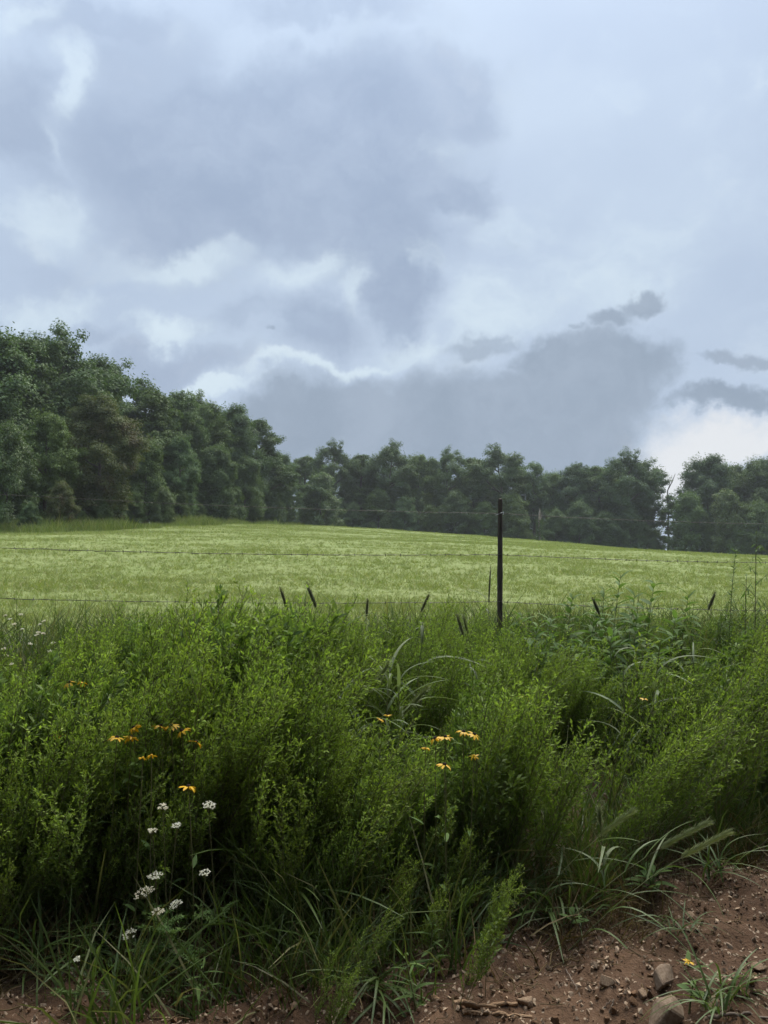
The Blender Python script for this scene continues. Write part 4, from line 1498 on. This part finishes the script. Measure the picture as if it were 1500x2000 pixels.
SMALL = {2, 3, 11, 12, 13, 14, 17, 21, 23}
for i, (px, py, Y, lab) in enumerate(FL):
    disc_flower(px, py, Y, lab, .034 if i not in SMALL else .022, (prng.normal(.15, .25), prng.normal(0, .3)), small=i in (2, 3, 11, 12, 21))


def umbel(px, py, Y, label, r=.035, n=24, name='white_umbel_flower', group='white umbel flowers', tilt=.25):
    p = at(px, py, Y)
    z = gz(p.x, Y)
    h = p.z - z
    t = thing(name, label, 'flower', (p.x, p.y, z), (0, 0, 0), 1.0, group)
    rng = np.random.default_rng(int(px * 7 + py))
    path = arc((0, 0, -.03), rng.uniform(0, 6.28), max(h, .05) + .03 - r * .7, .02, .1, 6)
    path[:, :2] -= path[-1, :2]
    g = Geo()
    tube(g, path, np.linspace(.0022, .0014, 6), 4)
    g2 = Geo()
    top = path[-1]
    ax = unit(np.array([rng.normal(0, .15), -tilt, 1.0]))
    e1 = unit(np.cross(ax, [1, 0, 0]))
    e2 = np.cross(ax, e1)
    for i in range(n):
        rr = r * math.sqrt((i + .5) / n)
        a = i * 2.4
        e = top + ax * r * (.75 - .1 * (rr / r) ** 2) + (e1 * math.cos(a) + e2 * math.sin(a)) * rr
        tube(g, [top, top * .5 + e * .5 + (e - top) * .05, e], [.0008, .0006, .0005], 3)
        k = 16
        if rng.random() < .22:
            continue
        c = e + (e1 * rng.normal(0, 1, (k, 1)) + e2 * rng.normal(0, 1, (k, 1))) * r * .065 + ax * rng.normal(0, .0015, (k, 1))
        leaves(g2, c, rng.normal(0, 1, (k, 3)) * [1, 1, .3], ax + rng.normal(0, .3, (k, 3)), np.full(k, .0042), np.full(k, .0036))
    link('stem', g.mesh('stem', M['weedstem']), t)
    link('umbel', g2.mesh('umbel', M['white']), t)
    # ferny leaf on the stem
    g3 = Geo()
    b = path[2]
    for q in range(3):
        a = rng.uniform(0, 6.28)
        fr = arc(b, a, .11, .7, .7, 6)
        tube(g3, fr, .0008, 3)
        m = 60
        u = rng.random(m)
        idx = np.clip((u * 5).astype(int), 0, 4)
        pp = fr[idx] + (fr[idx + 1] - fr[idx]) * (u * 5 - idx)[:, None]
        leaves(g3, pp, rng.normal(0, 1, (m, 3)) * [1, 1, .4], rng.normal(0, .4, (m, 3)) + [0, 0, 1], rng.uniform(.012, .028, m), np.full(m, .005))
    link('leaf', g3.mesh('fern_leaf', M['broad']), t)


for px, py, r, lab in [(285, 1740, .036, 'largest white umbel low at left'), (256, 1822, .028, 'white umbel lowest at left above the bare dirt'),
                       (309, 1779, .022, 'small white umbel just right below the largest'), (345, 1764, .024, 'loose white umbel right of the largest'),
                       (303, 1708, .026, 'loose white umbel just above the largest'), (401, 1702, .020, 'small white umbel right of the others at left'),
                       (407, 1570, .026, 'loose white umbel highest and rightmost of the lower group'), (318, 1573, .022, 'flat white umbel highest at left of the lower group'),
                       (346, 1610, .018, 'small white umbel below the flat one'), (298, 1620, .018, 'faint white umbel left below the flat one'), (151, 1872, .012, 'tiny white flower by the bare dirt at lower left')]:
    umbel(px, py, {407: 3.1, 318: 3.1, 346: 3.0, 298: 3.0, 151: 2.8}.get(px, 3.0), lab, r, 24 if r > .02 else 15)
k = 0
for px, py in [(8, 1205), (18, 1212), (38, 1203), (25, 1222), (76, 1222), (84, 1216), (72, 1238), (82, 1240), (70, 1243), (5, 1270), (102, 1258), (56, 1260), (95, 1275), (10, 1283), (40, 1232), (20, 1300)]:
    umbel(px + 3, py - 4, 5.2 - (py - 1200) * .006, 'small white flower head in the cluster at the far left edge', .015, 10, 'white_flower', 'white flower cluster at the left edge')
# small yellow blossom fallen on the dirt
disc_flower(1345, 1878, 3.0, 'tiny yellow flower on the right dirt', .02, (.2, 0), small=True)


# ------------------------------------------------------------------ stones, gravel, roots
def hull_mesh(seed, n, mat, squash=(1, .8, .6), name='rock', bevel=0.0):
    rng = np.random.default_rng(seed)
    bm = bmesh.new()
    v = unit(rng.normal(0, 1, (n, 3))) * rng.uniform(.75, 1.0, (n, 1)) * np.array(squash)
    for q in v:
        bm.verts.new(q)
    r = bmesh.ops.convex_hull(bm, input=bm.verts)
    bmesh.ops.delete(bm, geom=[g for g in r['geom_interior'] if isinstance(g, bmesh.types.BMVert)], context='VERTS')
    if bevel:
        bmesh.ops.bevel(bm, geom=bm.edges[:], offset=bevel, segments=1, affect='EDGES')
    me = bpy.data.meshes.new(name)
    bm.to_mesh(me)
    bm.free()
    me.materials.append(mat)
    return me


def ground_hit(px, py):
    d = ray(px, py)
    s = 1.5
    while s < 12:
        p = EYE + d * s
        if p.z <= gz(p.x, p.y):
            return p
        s += .008
    return EYE + d * 3


ROCKP = [hull_mesh(400 + i, 13, M['rock'] if i % 3 else M['greyrock'], [(1, .75, .55), (1, .6, .7), (.9, .8, .45)][i % 3], bevel=.05) for i in range(8)]
rrng = np.random.default_rng(9)
for i, (px, py, w, lab) in enumerate([
    (1300, 1918, 36, 'angular tan rock with a pale split face on the right dirt'), (1185, 1922, 18, 'fist-sized brown rock left of the angular tan one'),
    (1398, 1968, 27, 'upright tan rock near the bottom right corner'), (1298, 1992, 44, 'large flat brown rock at the bottom edge, right'),
    (1022, 1955, 26, 'flat pale stone beside the split root'), (1482, 1892, 18, 'grey rounded stone at the right edge'),
    (1160, 1890, 15, 'small brown stone above the fist-sized rock'), (1100, 1875, 13, 'reddish stone on the dirt crest right of centre'),
    (1425, 1850, 14, 'pale stone half sunk in the upper right dirt'), (1255, 1945, 15, 'brown stone between the angular rock and the flat one'),
    (575, 1965, 14, 'reddish stone on the dirt left of bottom centre'), (240, 1872, 22, 'reddish clod of earth behind the long-bladed tuft'),
    (690, 1945, 13, 'tan stone on the dirt just left of the dark grass tuft'), (1350, 1790, 13, 'brown stone high on the right dirt slope'),
]):
    p = ground_hit(px, py)
    d = (p - EYE).length
    s = w / FPX * d
    me = ROCKP[i % 8]
    o = link('rock', me, None, (p.x, p.y, p.z + s * .15), (rrng.normal(0, .25), rrng.normal(0, .25), rrng.uniform(0, 6.28)), s)
    tag(o, lab, 'rock', 'rocks on the dirt')
for i in range(46):
    x = rrng.uniform(-.7, 2.0)
    y = toe(x) - abs(rrng.normal(0, .3)) + .06
    s = rrng.uniform(.010, .024)
    o = link('stone', ROCKP[int(rrng.integers(0, 8))], None, (x, y, gz(x, y) + s * .2), tuple(rrng.uniform(0, 6.28, 3)), s)
    tag(o, 'small brown stone lying loose in the dirt of the bank foot', 'stone', 'small stones in the dirt')


def gravel():
    rng = np.random.default_rng(66)
    pr = [hull_mesh(500 + i, 9, M['gravel'], name='pebble') for i in range(5)]
    n = 30000
    x = rng.uniform(-2.4, 3.2, n)
    y = rng.uniform(2.1, 4.9, n)
    s = y - toe(x)
    ok = rng.random(n) < sstep(.45, .05, s)
    x, y = x[ok], y[ok]
    sz = .0035 + .013 * rng.random(len(x)) ** 3.2
    scatter('gravel', 'loose reddish gravel on the bare dirt', 'gravel', pr, np.column_stack([x, y, ground_z(x, y) + sz * .3]), rng.uniform(0, 6.28, (len(x), 3)), sz, 7)
    pr = [hull_mesh(520 + i, 16, M['clod'], (1, .9, .7), name='clod') for i in range(4)]
    n = 8000
    x = rng.uniform(-2.4, 3.2, n)
    y = rng.uniform(2.1, 4.9, n)
    ok = rng.random(n) < sstep(.5, .05, y - toe(x))
    x, y = x[ok], y[ok]
    sz = .005 + .017 * rng.random(len(x)) ** 3.5
    scatter('soil_clods', 'crumbly reddish clods of soil on the bare dirt', 'soil', pr, np.column_stack([x, y, ground_z(x, y)]), rng.uniform(0, 6.28, (len(x), 3)), sz, 8)


gravel()


def litter():
    rng = np.random.default_rng(88)
    pr = []
    for i in range(5):
        g = Geo()
        p = np.column_stack([np.linspace(-.5, .5, 5), rng.normal(0, .05, 5), rng.normal(0, .03, 5)])
        tube(g, p, [.012, .016, .015, .012, .006], 4)
        pr.append(g.mesh('straw', M['straw']))
    n = 1500
    x = rng.uniform(-2.2, 3.0, n)
    y = toe(x) + rng.normal(-.15, .3, n)
    sz = .03 + .12 * rng.random(n) ** 2
    scatter('litter', 'dead stems and straw strewn over the bare dirt', 'litter', pr, np.column_stack([x, y, ground_z(x, y) + .01]),
            np.column_stack([rng.normal(0, .3, n), rng.normal(0, .25, n), rng.uniform(0, 6.28, n)]), sz, 9)


litter()


def root(pts, r0, r1, label, mat='root', name='root', strands=3):
    ps = [ground_hit(*p) for p in pts]
    o = ps[0]
    base = np.array([(p.x, p.y, p.z) for p in ps]) - np.array(o)
    n = 14
    tt = np.linspace(0, len(base) - 1, n)
    P = np.column_stack([np.interp(tt, np.arange(len(base)), base[:, k]) for k in range(3)])
    rng = np.random.default_rng(int(pts[0][0]))
    P[:, 2] += .012 + rng.normal(0, .004, n)
    t = thing(name, label, 'root' if name == 'root' else 'twig', o)
    for s in range(strands):
        g = Geo()
        off = rng.normal(0, r0 * .75, 3) * [1, 1, .5]
        a, b = (0, n) if s == 0 else sorted(rng.choice(n, 2, replace=False) + [0, 0])
        if b - a < 5:
            a, b = 2, n - 2
        q = P[a:b] + off * (s > 0) + rng.normal(0, r0 * .22, (b - a, 3))
        tube(g, q, np.linspace(r0, r1, b - a) * rng.uniform(.45, .8 if s else 1.0) * (1 + rng.normal(0, .12, b - a)), 7)
        link('strand' if strands > 1 else 'stick', g.mesh('root_strand', M[mat]), t)


root([(845, 1958), (905, 1968), (960, 1972), (1010, 1968)], .013, .006, 'splintered tan root lying along the dirt at bottom right of centre', strands=4)
root([(905, 1982), (970, 1990), (1040, 1992)], .010, .006, 'lower tan root fibre just under the splintered root', strands=2)
root([(700, 1935), (722, 1925), (738, 1918)], .006, .003, 'short brown stick on the dirt left of the dark grass tuft', 'twig', 'stick', 1)
root([(1385, 1995), (1440, 1988), (1500, 1992)], .008, .005, 'pale stick along the bottom right edge', 'twig', 'stick', 1)
root([(1105, 1898), (1120, 1925), (1135, 1955)], .003, .002, 'thin curved twig on the dirt left of the fist-sized rock', 'twig', 'twig', 1)
root([(1190, 1985), (1200, 1960), (1180, 1975)], .003, .002, 'thin bent twig near the bottom edge', 'twig', 'twig', 1)
root([(1440, 1900), (1455, 1915), (1475, 1922)], .004, .003, 'pale twig beside the grey stone at right', 'twig', 'twig', 1)
print('objects', len(scene.objects))


# ------------------------------------------------------------------ thin evening haze over the field
def build_haze():
    x0, x1, y0, y1, z0, z1 = -160, 160, -40, 175, -1.5, 32
    V = np.array([(x, y, z) for z in (z0, z1) for y in (y0, y1) for x in (x0, x1)], float)
    F = np.array([[0, 2, 3, 1], [4, 5, 7, 6], [0, 1, 5, 4], [2, 6, 7, 3], [0, 4, 6, 2], [1, 3, 7, 5]])
    m, t, out = new_mat('haze')
    v = t.new('ShaderNodeVolumePrincipled')
    v.inputs['Color'].default_value = (.90, .95, 1.0, 1)
    v.inputs['Density'].default_value = .0004
    v.inputs['Anisotropy'].default_value = .2
    t.l.new(v.outputs[0], out.inputs['Volume'])
    o = link('haze', make_mesh('haze', V, F, m))
    o['kind'] = 'stuff'
    tag(o, 'thin blue haze in the air over the field', 'haze')


build_haze()
